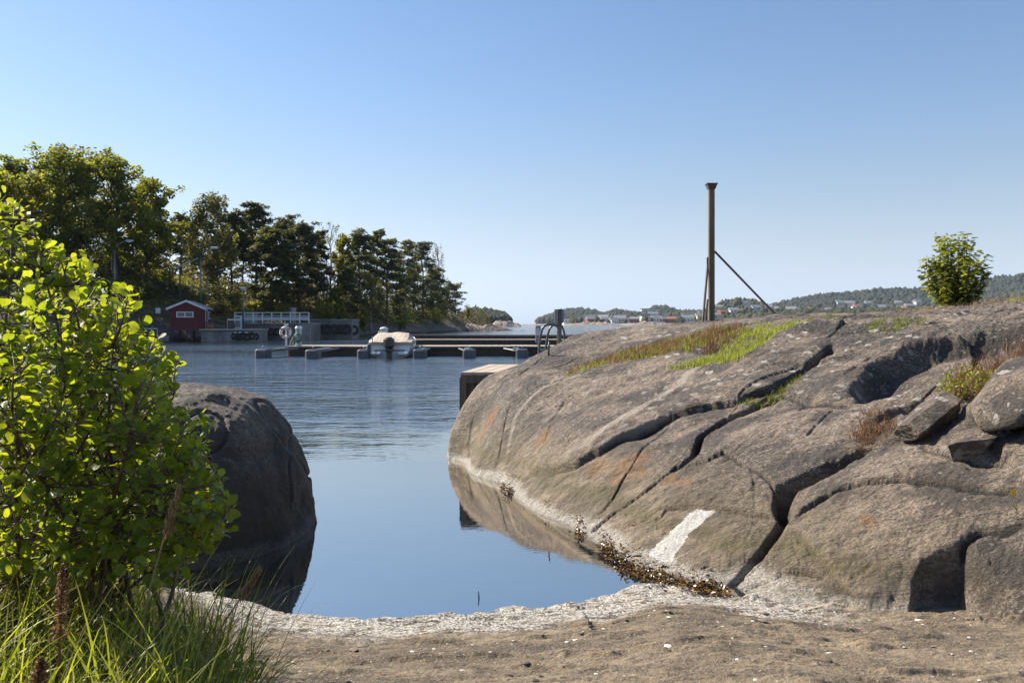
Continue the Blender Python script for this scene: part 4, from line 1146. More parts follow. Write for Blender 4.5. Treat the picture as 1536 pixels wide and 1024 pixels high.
def boathouse():
    x, y, _ = Wp(286, 500, 82.0)
    r = thing("boathouse", (x, y, 0.0), "small red boarded boathouse with pale roof standing on posts at the quay", "boathouse", rz=math.radians(9))
    w, d, z0, ze, zp = 3.0, 3.4, 1.15, 3.15, 3.78
    m = MB()
    m.add([(-w/2,-d/2,z0),(w/2,-d/2,z0),(w/2,-d/2,ze),(0,-d/2,zp),(-w/2,-d/2,ze),(-w/2,d/2,z0),(w/2,d/2,z0),(w/2,d/2,ze),(0,d/2,zp),(-w/2,d/2,ze)],
          [(0,1,2,3,4),(6,5,9,8,7),(1,6,7,2),(5,0,4,9),(0,5,6,1)])
    for i in range(16):
        xx = -w/2 + .1 + i * (w-.2)/15; top = ze + (zp-ze) * (1-abs(xx)/(w/2))
        m.box((xx, -d/2-.012, (z0+top)/2-.02), (.045,.03, top-z0-.05))
    for i in range(18):
        yy = -d/2 + .1 + i * (d-.2)/17; m.box((w/2+.012, yy, (z0+ze)/2), (.03,.045, ze-z0-.05))
    wall = m.build("wall", M_RED, r, local=True)
    rf = MB(); e = .28; s = (zp-ze)/(w/2)
    for sg in (-1, 1):
        a = [(0,-d/2-e,zp+.02),(sg*(w/2+e),-d/2-e,ze-s*e+.02),(sg*(w/2+e),d/2+e,ze-s*e+.02),(0,d/2+e,zp+.02)]
        b = [(p[0],p[1],p[2]+.09) for p in a]
        rf.add(a+b, [(0,1,2,3),(7,6,5,4),(0,4,5,1),(1,5,6,2),(2,6,7,3),(3,7,4,0)])
    roof = rf.build("roof", M_ROOFS, r, local=True)
    fa = MB()
    for sg in (-1, 1):
        a = [(0,-d/2-e-.03,zp-.06),(sg*(w/2+e+.02),-d/2-e-.03,ze-s*e-.08),(sg*(w/2+e+.02),-d/2-e-.03,ze-s*e+.12),(0,-d/2-e-.03,zp+.14)]
        b = [(p[0],p[1]+.025,p[2]) for p in a]
        fa.add(a+b, [(0,1,2,3),(7,6,5,4),(0,4,5,1),(1,5,6,2),(2,6,7,3),(3,7,4,0)])
    fa.build("fascia", M_WHITE, roof, local=True)
    wn_ = MB()
    cx, cz, ww, wh = -.15, 2.55, 1.45, .46
    for (a, b, c, d2) in ((cx, cz+wh/2, ww+.1, .08), (cx, cz-wh/2, ww+.1, .08)): wn_.box((a, -d/2-.06, b), (c, .05, d2))
    for xx in (cx-ww/2, cx, cx+ww/2): wn_.box((xx, -d/2-.065, cz), (.09,.05,wh))
    fr = wn_.build("window", M_WHITE, r, local=True)
    MB().box((cx,-d/2-.045,cz),(ww-.05,.02,wh-.05)).build("pane", M_GLASS, fr, local=True)
    dr = MB().box((w/2+.05, -.5, 2.05), (.05, .85, 1.75)).build("door", M_RED, r, local=True)
    MB().box((w/2+.07,-.98,2.05),(.05,.09,1.9)).box((w/2+.07,-.02,2.05),(.05,.09,1.9)).box((w/2+.07,-.5,2.98),(.05,1.05,.09)).build("door_frame", M_WHITE, r, local=True)
    w2 = MB().box((w/2+.05,.95,2.5),(.05,.75,.7)).build("window", M_WHITE, r, local=True)
    MB().box((w/2+.08,.95,2.5),(.02,.6,.55)).build("pane", M_GLASS, w2, local=True)
    for xx in (-1.35, 0, 1.35):
        for yy in (-1.5, 1.5): MB().cyl((xx,yy,-.6),.09,1.75,8).build("post", M_WOODD, r, local=True)
    MB().box((0,0,1.08),(3.1,3.5,.14)).build("floor_beam", M_WOODD, r, local=True)
boathouse()

def tyre(parent_unused, px, py, Y, label, R=.38):
    x, y, z = Wp(px, py, Y)
    o = MB().torus((0,0,0), R*.72, R*.28, 'y', 20, 8).build("tyre_fender", M_TYRE, None, smooth=True)
    o.location = (x, y, z); tag(o, label, "tyre", "tyres hung on the quays")
    return o

def quay_one():
    # weathered concrete quay beside the boathouse
    x0 = Wp(302, 500, 80.5)[0]; x1 = Wp(383, 500, 80.5)[0]
    r = thing("quay", ((x0+x1)/2, 82.5, 0), "low pale concrete quay beside the red boathouse", "quay")
    w = x1-x0
    m = MB(); m.box((0,0,.30),(w,4.2,1.5), bev=.04); m.build("wall", M_CONC, r, local=True)
    MB().box((0,-.1,1.12),(w+.2,4.6,.13), bev=.03).build("coping", M_DECK, r, local=True)
    for i, px in enumerate((352,358,363,371,378,383)):
        tyre(None, px, 504+(i%2), 80.3 if px < 383 else 80.6, f"{['leftmost','second','third','fourth','fifth','last'][i]} tyre from the left on the low pale quay", .36)
    for i, px in enumerate((353,360,370)):
        tag(MB().box(Wp(px, 498.3, 80.2),(.22,.1,.16)).build("mooring_cleat", M_GWHITE), f"{['left','middle','right'][i]} white cleat above the tyres of the low pale quay", "cleat", "cleats on the low quay")
quay_one()
def quay_two():
    x0 = Wp(345, 500, 86)[0]; x1 = Wp(466, 500, 86)[0]; w = x1-x0
    r = thing("ferry_quay", ((x0+x1)/2, 88.2, 0), "raised grey concrete ferry quay with a white railing on top", "quay")
    m = MB()
    m.add([(-w/2,-2.2,-.8),(w/2,-2.2,-.8),(w/2,-2.2,1.62),(-w/2+1.6,-2.2,1.62),(-w/2,-2.2,.9),(-w/2,2.2,-.8),(w/2,2.2,-.8),(w/2,2.2,1.62),(-w/2+1.6,2.2,1.62),(-w/2,2.2,.9)],
          [(0,1,2,3,4),(6,5,9,8,7),(1,6,7,2),(2,7,8,3),(3,8,9,4),(4,9,5,0),(0,5,6,1)])
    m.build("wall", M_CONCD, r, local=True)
    MB().box((.8,-.05,1.70),(w-1.6,4.7,.16), bev=.03).build("slab", M_CONC, r, local=True)
    MB().box((w/2-.55,-2.45,.45),(1.15,.6,2.3), bev=.03).build("end_block", M_CONC, r, local=True)
    for i, px in enumerate((398, 407, 416, 423)): tyre(None, px, 497.5, 85.7, f"{['leftmost','second','third','rightmost'][i]} of the four tyres in the shade under the white railing", .4)
    # railing
    rx0 = Wp(352, 480, 86)[0]; rx1 = Wp(463.5, 480, 86)[0]; L = rx1-rx0
    rr_ = thing("railing", ((rx0+rx1)/2, 86.0, 1.78), "long white metal railing on top of the ferry quay", "railing")
    MB().tube([(-L/2,0,1.02),(L/2,0,1.02)],.045,6).build("top_rail", M_WHITE, rr_, local=True)
    MB().box((0,0,.42),(L,.05,.34)).build("panel", M_GWHITE, rr_, local=True)
    for i in range(9): MB().box((-L/2+L*i/8,0,.51),(.08,.08,1.02)).build("post", M_WHITE, rr_, local=True)
    MB().tube([(-L/2,0,.72),(L/2,0,.72)],.03,6).build("middle_rail", M_WHITE, rr_, local=True)
quay_two()
def quay_three():
    x0 = Wp(466, 500, 92)[0]; x1 = Wp(528, 500, 92)[0]; w = x1-x0
    r = thing("dark_quay", ((x0+x1)/2, 94.2, 0), "dark quay hung with a row of big tyres right of the grey block", "quay")
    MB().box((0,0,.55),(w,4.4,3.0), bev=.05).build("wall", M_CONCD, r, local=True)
    MB().box((0,0,2.11),(w+.15,4.6,.14)).build("coping", M_CONC, r, local=True)
    for i, px in enumerate((481, 490, 502, 511, 520)): tyre(None, px, 493.5, 91.8, f"{['leftmost','second','third','fourth','rightmost'][i]} big tyre on the dark quay", .56)
    tyre(None, 531, 495, 92.6, "big tyre hanging round the right corner of the dark quay", .56)
quay_three()
# service hut, cabinet, gate, container behind the railing
def sundries():
    x, y, _ = Wp(439, 480, 90); r = thing("steel_cylinder", (x,y,1.6), "grey steel cylinder standing on the quay behind the railing", "tank")
    MB().cyl((0,0,0),.36,1.75,18).build("shell", M_STEEL, r, local=True); MB().cyl((0,0,1.75),.40,.07,18).build("lid", M_STEEL, r, local=True)
    x, y, _ = Wp(358, 480, 84.5); r = thing("control_cabinet", (x,y,1.15), "grey cabinet at the left end of the white railing", "cabinet")
    MB().box((0,0,.65),(.55,.5,1.3), bev=.03).build("body", M_GWHITE, r, local=True); MB().box((0,-.27,.7),(.42,.03,1.0)).build("door", M_STEEL, r, local=True)
    x0 = Wp(341,480,84)[0]; x1 = Wp(362,480,84)[0]
    r = thing("pipe_gate", ((x0+x1)/2,84,1.15), "pale pipe frame gate left of the grey cabinet", "gate"); L = x1-x0
    MB().tube([(-L/2,0,0),(-L/2,0,1.0),(L/2,0,1.0),(L/2,0,0)],.035,6).build("frame", M_GWHITE, r, local=True)
    MB().box((0,0,.92),(L,.05,.12)).build("board", M_WHITE, r, local=True)
    x, y, _ = Wp(377,478,92); r = thing("green_bin", (x,y,1.5), "pale green bin behind the white railing", "bin")
    MB().box((0,0,.65),(1.1,.9,1.3), bev=.06).build("body", simple("bin_green",(0.16,0.30,0.22)), r, local=True); MB().box((0,0,1.34),(1.2,1.0,.1), bev=.03).build("lid", M_GWHITE, r, local=True)
    # guard rail by the boathouse door
    x0 = Wp(305,488,81)[0]; x1 = Wp(321,488,81)[0]; r = thing("wooden_guard_rail", ((x0+x1)/2,81,1.18), "brownish board rail in front of the boathouse corner", "railing"); L=x1-x0
    MB().box((0,0,.62),(L,.05,.1)).build("top_rail", M_WOOD, r, local=True); MB().box((0,0,.3),(L,.04,.32)).build("board", simple("rust_board",(0.30,0.14,0.08)), r, local=True)
    for k in (-.5,0,.5): MB().box((k*L,0.03,.33),(.07,.07,.66)).build("post", M_WOOD, r, local=True)
    # pale sign plate on the rock left of the boathouse
    x, y, z = Wp(237,466,86); r = thing("rescue_box", (x,y,z), "small white box on the dark rock left of the boathouse", "box")
    MB().box((0,0,0),(.45,.25,.55), bev=.04).build("body", M_WHITE, r, local=True); MB().box((0,.1,-.8),(.09,.09,1.2)).build("post", M_STEEL, r, local=True)
    # little white railed landing stage and grey skiff behind the bush
    x, y, _ = Wp(222,498,77); r = thing("landing_stage", (x,y,0), "short grey landing stage with white rail glimpsed between bush and boathouse", "jetty")
    MB().box((0,0,.35),(2.9,2.4,.5), bev=.03).build("deck", M_CONC, r, local=True)
    MB().tube([(-1.3,-1.1,.6),(-1.3,-1.1,1.25),(1.3,-1.1,1.25),(1.3,-1.1,.6)],.035,6).build("rail", M_WHITE, r, local=True)
    for k in (-.6,0,.6): MB().box((k*1.3,-1.1,.92),(.05,.05,.65)).build("post", M_WHITE, r, local=True)
sundries()

def lamp_post(label, px, ytop, ybase, Y, arm, name="street_lamp"):
    x, y, z0 = Wp(px, ybase, Y); z1 = Wp(px, ytop, Y)[2]
    z0 = max(min(z0, z1-2), .8)
    r = thing(name, (x,y,z0), label, "street lamp", "lamps along the quay road"); h = z1-z0
    MB().tube([(0,0,0),(0,0,h*.5),(0,0,h)],[.10,.085,.06],8).build("pole", M_STEEL, r, smooth=True, local=True)
    if arm:
        pts = [(0,0,h),(arm*.25,0,h+.55),(arm*.65,0,h+.85),(arm,0,h+.95)]
        MB().tube(pts,.045,6).build("arm", M_STEEL, r, smooth=True, local=True)
        hd = MB().box((arm+.28*np.sign(arm),0,h+.96),(.75,.28,.15), bev=.05).build("lamp_head", M_GWHITE, r, local=True)
        MB().box((arm+.28*np.sign(arm),0,h+.87),(.5,.2,.05)).build("lens", M_GLASSL, hd, local=True)
    else:
        hd = MB().box((0,0,h+.05),(.5,.42,.22), bev=.06).build("lamp_head", M_GWHITE, r, local=True)
        MB().box((0,0,h-.09),(.34,.3,.06)).build("lens", M_GLASSL, hd, local=True)
lamp_post("tall curved street lamp among the oak trunks above the bush", 172, 376, 440, 82, 1.15)
lamp_post("curved street lamp in front of the birch trunk", 301, 386, 452, 84, 1.1)
lamp_post("short straight lamp with a square head behind the quay gate", 365, 433, 486, 86, 0)
# power pole with long slanting arm
x, y, z = Wp(270, 455, 90); r = thing("mast_pole", (x,y,z-1), "thin dark mast beside the birch with a long slanting spar", "mast")
h = Wp(270,398,90)[2]-z+1
MB().tube([(0,0,0),(0,0,h)],.08,6).build("pole", M_WOODD, r, local=True)
MB().tube([(-.5,0,h-.3),(2.1,-.4,h+.75)],.05,6).build("spar", M_GWHITE, r, local=True)

# ------------------------------------------------------------------ floating docks
def floating_dock(label, px0, px1, Yf, Yb, ztop, thick, name="floating_dock", deckmat=None, boards=True):
    x0 = (px0-768)/F*Yf; x1 = (px1-768)/F*Yf; cx = (x0+x1)/2; L = x1-x0; yc = (Yf+Yb)/2; D = Yb-Yf
    r = thing(name, (cx,yc,0), label, "dock", "floating docks in the bay")
    MB().box((0,0,ztop-thick/2-.09),(L-.1,D-.1,thick), bev=.02).build("frame", M_WOODD, r, local=True)
    m = MB(); n = int(L/.32) if boards else 1
    for i in range(n):
        w = L/n; dz = rnd.uniform(-.006,.006)
        m.box((-L/2+w*(i+.5),0,ztop-.02+dz),(w-.02 if boards else w,D+.06,.05))
    m.build("deck", deckmat or M_DECK, r, local=True)
    k = max(2, int(L/3.2))
    for i in range(k): MB().box((-L/2+L*(i+.5)/k,0,-.05),(1.5,D-.3,.52), bev=.05).build("pontoon", M_FLOAT, r, local=True)
    MB().tube([(-L/2,-D/2-.06,ztop-.10),(L/2,-D/2-.06,ztop-.10)],.05,6).build("rubbing_strip", M_WOODD, r, local=True)
    return r
floating_dock("nearest long floating dock with tan deck where the boat is moored", 430, 905, 44.5, 46.8, .50, .55)
floating_dock("middle floating dock with a pale deck beyond the boat", 598, 850, 68, 70.2, .42, .42)
floating_dock("farthest long dark floating breakwater across the bay", 596, 960, 90, 92.6, .50, .55, name="floating_breakwater", deckmat=M_WOODD, boards=False)

def boom(label, px, dx, Y1=41.2, Y0=44.5, fl=.62):
    x1 = (px-768)/F*Y1; x0 = x1+dx
    r = thing("mooring_boom", (x0,Y0,0), label, "mooring boom", "mooring booms of the near dock")
    a = np.array([x1-x0,Y1-Y0,0.0])
    MB().tube([(-.35,0,.38),tuple(a*.92+(0,0,.30))],.05,6).tube([(.35,0,.38),tuple(a*.92+(0,0,.30))],.05,6).box((a[0]/2,a[1]*.5,.41),(.30,abs(a[1])*.86,.05), rz=math.atan2(-a[0],-a[1]*-1) if False else 0).build("arm", M_STEEL, r, local=True)
    MB().box((a[0],a[1],.12),(fl,.85,.62), bev=.07).build("float", M_FLOAT, r, local=True)
    MB().torus((a[0],a[1],.50),.07,.018,'x',10,5).build("mooring_ring", M_STEEL, r, local=True)
    return r
boom("mooring boom at the left end of the near dock, its float standing clear", 395, .95, 42.0, 44.8)
boom("mooring boom just right of the lifebuoy and hose posts", 470, .25)
boom("mooring boom on the left side of the covered boat", 546, .1, 41.4, fl=.55)
boom("mooring boom on the right side of the covered boat", 630, -.1, 41.8)
boom("mooring boom in the middle of the empty berths", 704, -.35, 41.8)
boom("mooring boom nearest to the ladder, left of it", 783, -.6, 42.2)

def motorboat():
    Y = 42.0; x, y, _ = Wp(585, 537, Y)
    r = thing("motorboat", (x,y,0), "white motorboat under a beige canvas cover with black outboard, moored stern towards us", "boat", rz=math.radians(3))
    st = [(0.0,.98,.86,.72,-.18),(1.2,1.08,.95,.78,-.22),(2.6,1.10,.92,.86,-.22),(3.8,.98,.72,.95,-.18),(4.8,.62,.36,1.04,-.06),(5.5,.12,.05,1.12,.25)]
    vs=[]; n=9
    for (yy,bw,cw,zg,zk) in st:
        prof=[(-bw,zg),(-bw*1.02,zg-.12),(-bw*.99,zg*.5),(-cw,.06),(0,zk),(cw,.06),(bw*.99,zg*.5),(bw*1.02,zg-.12),(bw,zg)]
        vs += [(a,yy,b) for a,b in prof]
    fs=[]
    for i in range(len(st)-1):
        for j in range(n-1): fs.append((i*n+j,i*n+j+1,(i+1)*n+j+1,(i+1)*n+j))
    fs.append(tuple(range(n-1,-1,-1))); fs.append(tuple(range((len(st)-1)*n,len(st)*n)))
    for i in range(len(st)-1): fs.append((i*n,(i+1)*n,(i+1)*n+n-1,i*n+n-1))
    hull = MB().add(vs,fs).build("hull", M_GEL, r, local=True)
    rb = MB()
    rb.tube([(-s[1]-.02,s[0],s[3]-.1) for s in st],.035,6).tube([(s[1]+.02,s[0],s[3]-.1) for s in st],.035,6)
    rb.build("rubbing_strake", M_FLOAT, hull, local=True)
    MB().box((0,-.02,.36),(1.5,.03,.05)).build("transom_line", M_FLOAT, hull, local=True)
    # stepped bathing platforms either side of the engine
    MB().box((-.66,-.28,.22),(.52,.6,.14), bev=.04).build("bathing_platform", M_GEL, r, local=True)
    MB().box((.66,-.28,.22),(.52,.6,.14), bev=.04).build("bathing_platform", M_GEL, r, local=True)
    MB().tube([(-.9,-.55,.3),(-.9,-.55,-.05)],.02,6).tube([(-.62,-.55,.3),(-.62,-.55,-.05)],.02,6).build("boarding_ladder", M_STEEL, r, local=True)
    # canvas: low at the stern, up to the windscreen, down to the foredeck
    cs = [(-.05,.99,.74,.78),(.5,1.05,.84,.90),(1.2,1.08,.84,1.06),(2.0,1.04,.90,1.20),(2.3,1.00,.93,1.22),(3.2,.9,.95,1.08),(4.2,.62,1.03,1.08)]
    cv=[]; k=11
    for (yy,bw,ze,zc) in cs:
        for j in range(k):
            u=-1+2*j/(k-1); sag=.035*math.cos(u*7+yy*2)
            zz = ze+(zc-ze)*min(1,(1-abs(u)**9)*1.02)+sag*(1-abs(u)); cv.append((u*bw*(1.03 if abs(u)==1 else .97),yy,zz))
    cf=[(i*k+j,i*k+j+1,(i+1)*k+j+1,(i+1)*k+j) for i in range(len(cs)-1) for j in range(k-1)]
    b=len(cv)
    for (yy,bw,ze,zc) in cs: cv += [(-bw*1.045,yy,ze-.14),(bw*1.045,yy,ze-.14)]
    for i in range(len(cs)-1):
        cf.append((i*k,(i+1)*k,b+2*(i+1),b+2*i)); cf.append((i*k+k-1,b+2*i+1,b+2*(i+1)+1,(i+1)*k+k-1))
    cf.append(tuple([b,b+1]+[k-1-j for j in range(k)]))
    MB().add(cv,cf).build("canvas_cover", M_CANVAS, r, local=True, smooth=False)
    # outboard
    o = MB().box((0,-.52,.74),(.52,.66,.56), bev=.13, taper=0).box((0,-.50,.40),(.38,.50,.24), bev=.06)
    eng = o.build("outboard_motor", M_BLACK, r, local=True, smooth=False)
    MB().box((0,-.46,.10),(.26,.32,.75), bev=.05).build("leg", M_BLACK, eng, local=True)
    MB().box((0,-.12,.62),(.28,.24,.32), bev=.03).build("bracket", M_BLACK, eng, local=True)
    MB().box((0,-.55,-.02),(.26,.42,.035)).build("anti_ventilation_plate", M_BLACK, eng, local=True)
    MB().cyl((-.86,-.02,.75),.03,.30,6).build("stern_light", M_WHITE, r, local=True)
motorboat()
def fender(label, px, py, Y, col):
    x,y,z = Wp(px,py,Y)
    o = MB().tube([(0,0,-.28),(0,0,-.22),(0,0,.2),(0,0,.27)],[.04,.11,.11,.03],10).build("fender", col, None, smooth=True); o.location=(x,y,z); tag(o,label,"fender")
fender("dark fender hanging between the boat and its left boom", 553, 524, 41.7, M_FLOAT)

def posts():
    x,y,_ = Wp(429,520,45); r = thing("lifebuoy_post", (x,y,.5), "white post with a pale lifebuoy on the left end of the near dock", "lifebuoy stand")
    MB().box((0,0,.55),(.09,.09,1.1)).build("post", M_WHITE, r, local=True)
    bu = MB().torus((0,-.09,.72),.25,.075,'y',24,8).build("lifebuoy", M_WHITE, r, local=True, smooth=True)
    m = MB()
    for a in (45,135,225,315):
        ca,sa = math.cos(math.radians(a)),math.sin(math.radians(a)); m.box((.25*ca,-.09,.72+.25*sa),(.17,.17,.09))
    m.build("band", M_PINK, bu, local=True); MB().box((0,0,1.14),(.2,.14,.08)).build("cap", M_WHITE, r, local=True)
    x,y,_ = Wp(448,520,45.2); r = thing("water_post", (x,y,.5), "stout green white water post with looped hose beside the lifebuoy", "water post")
    MB().cyl((0,0,0),.155,.92,16).build("column", simple("pale_green_post",(0.36,0.46,0.44),(0.2,0.27,0.26)), r, local=True, smooth=False); MB().cyl((0,0,.92),.20,.13,16,.14).build("cap", M_WHITE, r, local=True)
    MB().torus((-.02,-.17,.45),.19,.03,'y',20,6).torus((.0,-.2,.40),.22,.03,'y',20,6).build("hose", M_GREENH, r, local=True, smooth=True)
    MB().tube([(-.15,-.05,.5),(-.28,-.1,.45),(-.40,-.12,.2),(-.42,-.12,.0)],.03,6).tube([(-.15,-.05,.42),(-.22,-.1,.4),(-.27,-.12,.2),(-.3,-.12,.0)],.03,6).build("pale_hose", M_ROPE, r, local=True, smooth=True)
    x,y,_ = Wp(576,500,69); r = thing("supply_pedestal", (x,y,.42), "white domed supply pedestal seen just above the boat cover", "pedestal")
    MB().box((0,0,.4),(.5,.45,.8), bev=.04).build("column", M_GWHITE, r, local=True); MB().tube([(0,0,.8),(0,0,.92),(0,0,1.0)],[.36,.30,.12],14).build("cap", M_WHITE, r, local=True, smooth=True)
    x,y,_ = Wp(569.5,500,69); r = thing("white_bollard", (x,y,.42), "thin white bollard left of the domed pedestal", "bollard")
    MB().cyl((0,0,0),.09,.62,10).build("post", M_WHITE, r, local=True); MB().cyl((0,0,.62),.12,.06,10).build("cap", M_WHITE, r, local=True)
    # dock under them
    floating_dock("short floating dock behind the covered boat carrying the white pedestal", 560, 600, 68, 70.2, .42, .42)
    # mooring pile and meter boxes at the right end
    x,y,_ = Wp(839,517,45.4); r = thing("dock_pile", (x,y,-.6), "tall dark dock pile with a pale board behind it, near the bathing ladder", "pile")
    MB().box((.0,0,1.52),(.24,.24,3.05)).build("post", M_WOOD, r, local=True); MB().box((.0,.16,2.68),(.50,.05,.72)).build("board", simple("blue_grey_board",(0.30,0.37,0.47),(0.24,0.30,0.4)), r, local=True)
    MB().tube([(.18,0,1.0),(.30,0,1.6),(.16,0,2.2)],.03,6).build("cable", M_TYRE, r, local=True)
    x,y,_ = Wp(807,520,45.4); r = thing("power_box", (x,y,.5), "grey power box on a dock post left of the bathing ladder", "power box")
    MB().box((0,0,.62),(.28,.22,.9), bev=.03).build("body", M_STEEL, r, local=True); MB().box((0,0,.1),(.12,.12,.3)).build("foot", M_STEEL, r, local=True)
    MB().box((0,-.12,.75),(.2,.02,.4)).build("panel", M_GWHITE, r, local=True)
    # net heap
    x,y,_ = Wp(859,515,45.6); rng = np.random.RandomState(2); m = MB()
    for i in range(16):
        a = rng.uniform(0,6.28); m.torus((rng.uniform(-.3,.3),rng.uniform(-.2,.2),.08+rng.uniform(0,.3)),rng.uniform(.12,.22),.04,['x','y','z'][i%3],14,6,rz=a)
    o = m.build("rope_heap", simple("dark_rope",(0.06,0.05,0.06),(0.02,0.02,0.03)), None, smooth=True); o.location=(x,y,.52); tag(o,"dark heap of rope and net on the dock right of the tall pile","rope heap")
    MBp = MB().tube([(0,0,0),(.02,0,.35)],.03,6)
posts()

def pier():
    # wooden pier corner beside the near rock
    A = Wp(691,558,11.2); B = Wp(717,553,12.3); zt = 1.02
    ax,ay = A[0],A[1]; bx,by = B[0],B[1]-.0
    r = thing("timber_pier", (ax,ay,0), "square timber pier with a pale deck tucked behind the left end of the rock", "pier")
    # local frame
    x2, y2 = 3.2, 0.25          # front edge runs right
    dx, dy = bx-ax, by-ay
    L = 3.4; m = MB(); n = 22
    for i in range(n):
        u0, u1 = i*L/n+.006, (i+1)*L/n-.006; z = .985+rnd.uniform(-.003,.003)
        q = [(u0,-.02),(u1,-.02),(u1+dx*1.7,2.2),(u0+dx*1.7,2.2)]
        m.add([(a,b,z) for a,b in q]+[(a,b,z+.035) for a,b in q], [(3,2,1,0),(4,5,6,7),(0,1,5,4),(1,2,6,5),(2,3,7,6),(3,0,4,7)])
    m.build("deck", M_DECK, r, local=True)
    m = MB()
    m.box((L/2,.02,.93),(L,.06,.11)); m.build("edge_beam", M_WOOD, r, local=True)
    n = 14
    m = MB()
    for i in range(n): m.box((.09+i*.2,.06+rnd.uniform(-.006,.006),.18),(.185,.05,1.42))
    m.build("front_boarding", M_WOOD, r, local=True)
    m = MB()
    for i in range(9):
        t = (i+.5)/9; m.box((dx*1.7*t-.0,.1+2.0*t,.18),(.05,.22,1.42))
    m.build("side_boarding", M_WOOD, r, local=True)
    MB().box((.03,.03,.2),(.09,.09,1.5)).build("corner_post", M_WOOD, r, local=True)
pier()
def bathing_ladder():
    r = thing("bathing_ladder", Wp(824,540,13.0), "pair of arched steel handrails of a bathing ladder rising behind the rock", "ladder")
    rx, ry, rz_ = r.location
    def L(px,py,Y): p = P(px,py,Y); return (p[0]-rx,p[1]-ry,p[2]-rz_)
    MB().tube([L(807,548,12.9),L(808,532,12.9),L(810,508,12.9),L(813,494,12.9),L(817,488.5,12.9),L(823,486.5,12.9),L(830,486.5,12.9),L(836,489.5,12.9),L(839,496,12.9),L(840,512,12.9),L(840,545,12.9)],.019,8).build("handrail", M_DSTEEL, r, local=True, smooth=True)
    MB().tube([L(817,545,13.4),L(819,520,13.4),L(821,504,13.4),L(824,494,13.4),L(828,488.5,13.4),L(834,487,13.4),L(841,489,13.4),L(845,494,13.4),L(847,503,13.4),L(848,545,13.4)],.018,8).build("handrail", M_DSTEEL, r, local=True, smooth=True)
    for k,(a,b) in enumerate(((525,524),(540,539))): MB().tube([L(808,a,12.9),L(818.5,b,13.4)],.015,6).build("rung", M_DSTEEL, r, local=True)
bathing_ladder()

def rock_z(x, y):
    z, _ = rock_heights(np.array([x, x + .001]), np.array([y, y])); return float(z[0])

def mast():
    Y = 12.6; x = (1067-768)/F*Y; zb = rock_z(x, Y)
    r = thing("wooden_mast", (x,Y,zb), "tall weathered wooden post with flared cap held up by struts on top of the rock", "post")
    zt = float(P(0,277,Y)[2])-zb
    m = MB().box((0,0,zt/2-.1),(.085,.085,zt+.12), bev=.008); m.build("post", M_WOOD, r, local=True)
    cap = MB(); a=.05; b=.072
    cap.add([(-a,-a,zt-.07),(a,-a,zt-.07),(a,a,zt-.07),(-a,a,zt-.07),(-b,-b,zt-.005),(b,-b,zt-.005),(b,b,zt-.005),(-b,b,zt-.005)],[(3,2,1,0),(4,5,6,7),(0,1,5,4),(1,2,6,5),(2,3,7,6),(3,0,4,7)])
    cap.box((0,0,zt+.006),(.16,.16,.016)); cap.build("cap", M_WOODD, r, local=True)
    def L(px,py,Yq): p = P(px,py,Yq); return (p[0]-x,p[1]-Y,p[2]-zb)
    e = L(1172,482,12.0); ex, ey = e[0]+x, e[1]+Y; ez = rock_z(ex, ey)-zb-.08
    MB().tube([L(1072,377,12.6),(e[0],e[1],ez)],.016,8).build("strut", M_WOODD, r, local=True)
    MB().tube([L(1062.5,388,12.65),L(1054,484,12.35)],.018,8).build("strut", M_WOOD, r, local=True)
    MB().box(L(1062,392,12.62),(.035,.035,.12)).build("clamp", M_DSTEEL, r, local=True)
    MB().tube([L(1061.5,449,12.5),L(1058,484,12.45)],.016,6).build("stake", M_WOODD, r, local=True)
mast()
# iron pin on the rock, marker stake in the shallows
c = hit(823, 540); o = MB().tube([(0,0,-.05),(.0,0,.10),(.01,0,.18)],.012,8).build("iron_pin", M_DSTEEL, None, smooth=True); o.location=(c[0],c[1],rock_z(c[0],c[1])); tag(o,"short rusty iron pin sticking up from the rock edge near the ladder","iron pin")
q = PZ(718,897,0); o = MB().tube([(0,0,-.2),(.002,0,.0),(-.002,0,.042)],[.006,.005,.003],6).build("stake", M_WOODD); o.location=(q[0],q[1],0); tag(o,"tiny dark stick standing in the shallow water near the shore","stick")

# gull in flight
def gull():
    x,y,z = Wp(713,460,150); r = thing("gull", (x,y,z), "small dark gull flying above the point of the headland", "bird")
    MB().tube([(-.28,0,-.06),(-.15,0,-.02),(.08,0,.02),(.2,0,.05),(.3,0,.05)],[.02,.07,.08,.05,.015],8).build("body", M_TYRE, r, local=True, smooth=True)
    for s in (-1,1):
        m=MB(); m.add([(.1,0,.03),(-.1,0,.0),(.05,s*.35,.30),(.16,s*.35,.32),(-.02,s*.75,.42)],[(0,1,2,3),(3,2,4)]); m.add([(.1,0,.0),(-.1,0,-.03),(.05,s*.35,.28),(.16,s*.35,.30),(-.02,s*.75,.41)],[(0,3,2,1),(3,4,2)]); m.build("wing", M_TYRE, r, local=True)
gull()

# ------------------------------------------------------------------ clear autumn air
def haze():
    m = bpy.data.materials.new("air"); m.use_nodes = True; t = m.node_tree; t.nodes.clear()
    o = t.nodes.new('ShaderNodeOutputMaterial'); v = t.nodes.new('ShaderNodeVolumePrincipled')
    v.inputs['Color'].default_value = (0.72, 0.86, 1.0, 1); v.inputs['Density'].default_value = 0.00007; v.inputs['Anisotropy'].default_value = 0.0
    t.links.new(v.outputs[0], o.inputs['Volume'])
    ob = MB().box((0, 1900, 75), (7600, 5200, 174)).build("haze", m); tag(ob, "thin blue haze over the bay", "haze", kind='stuff')
haze()
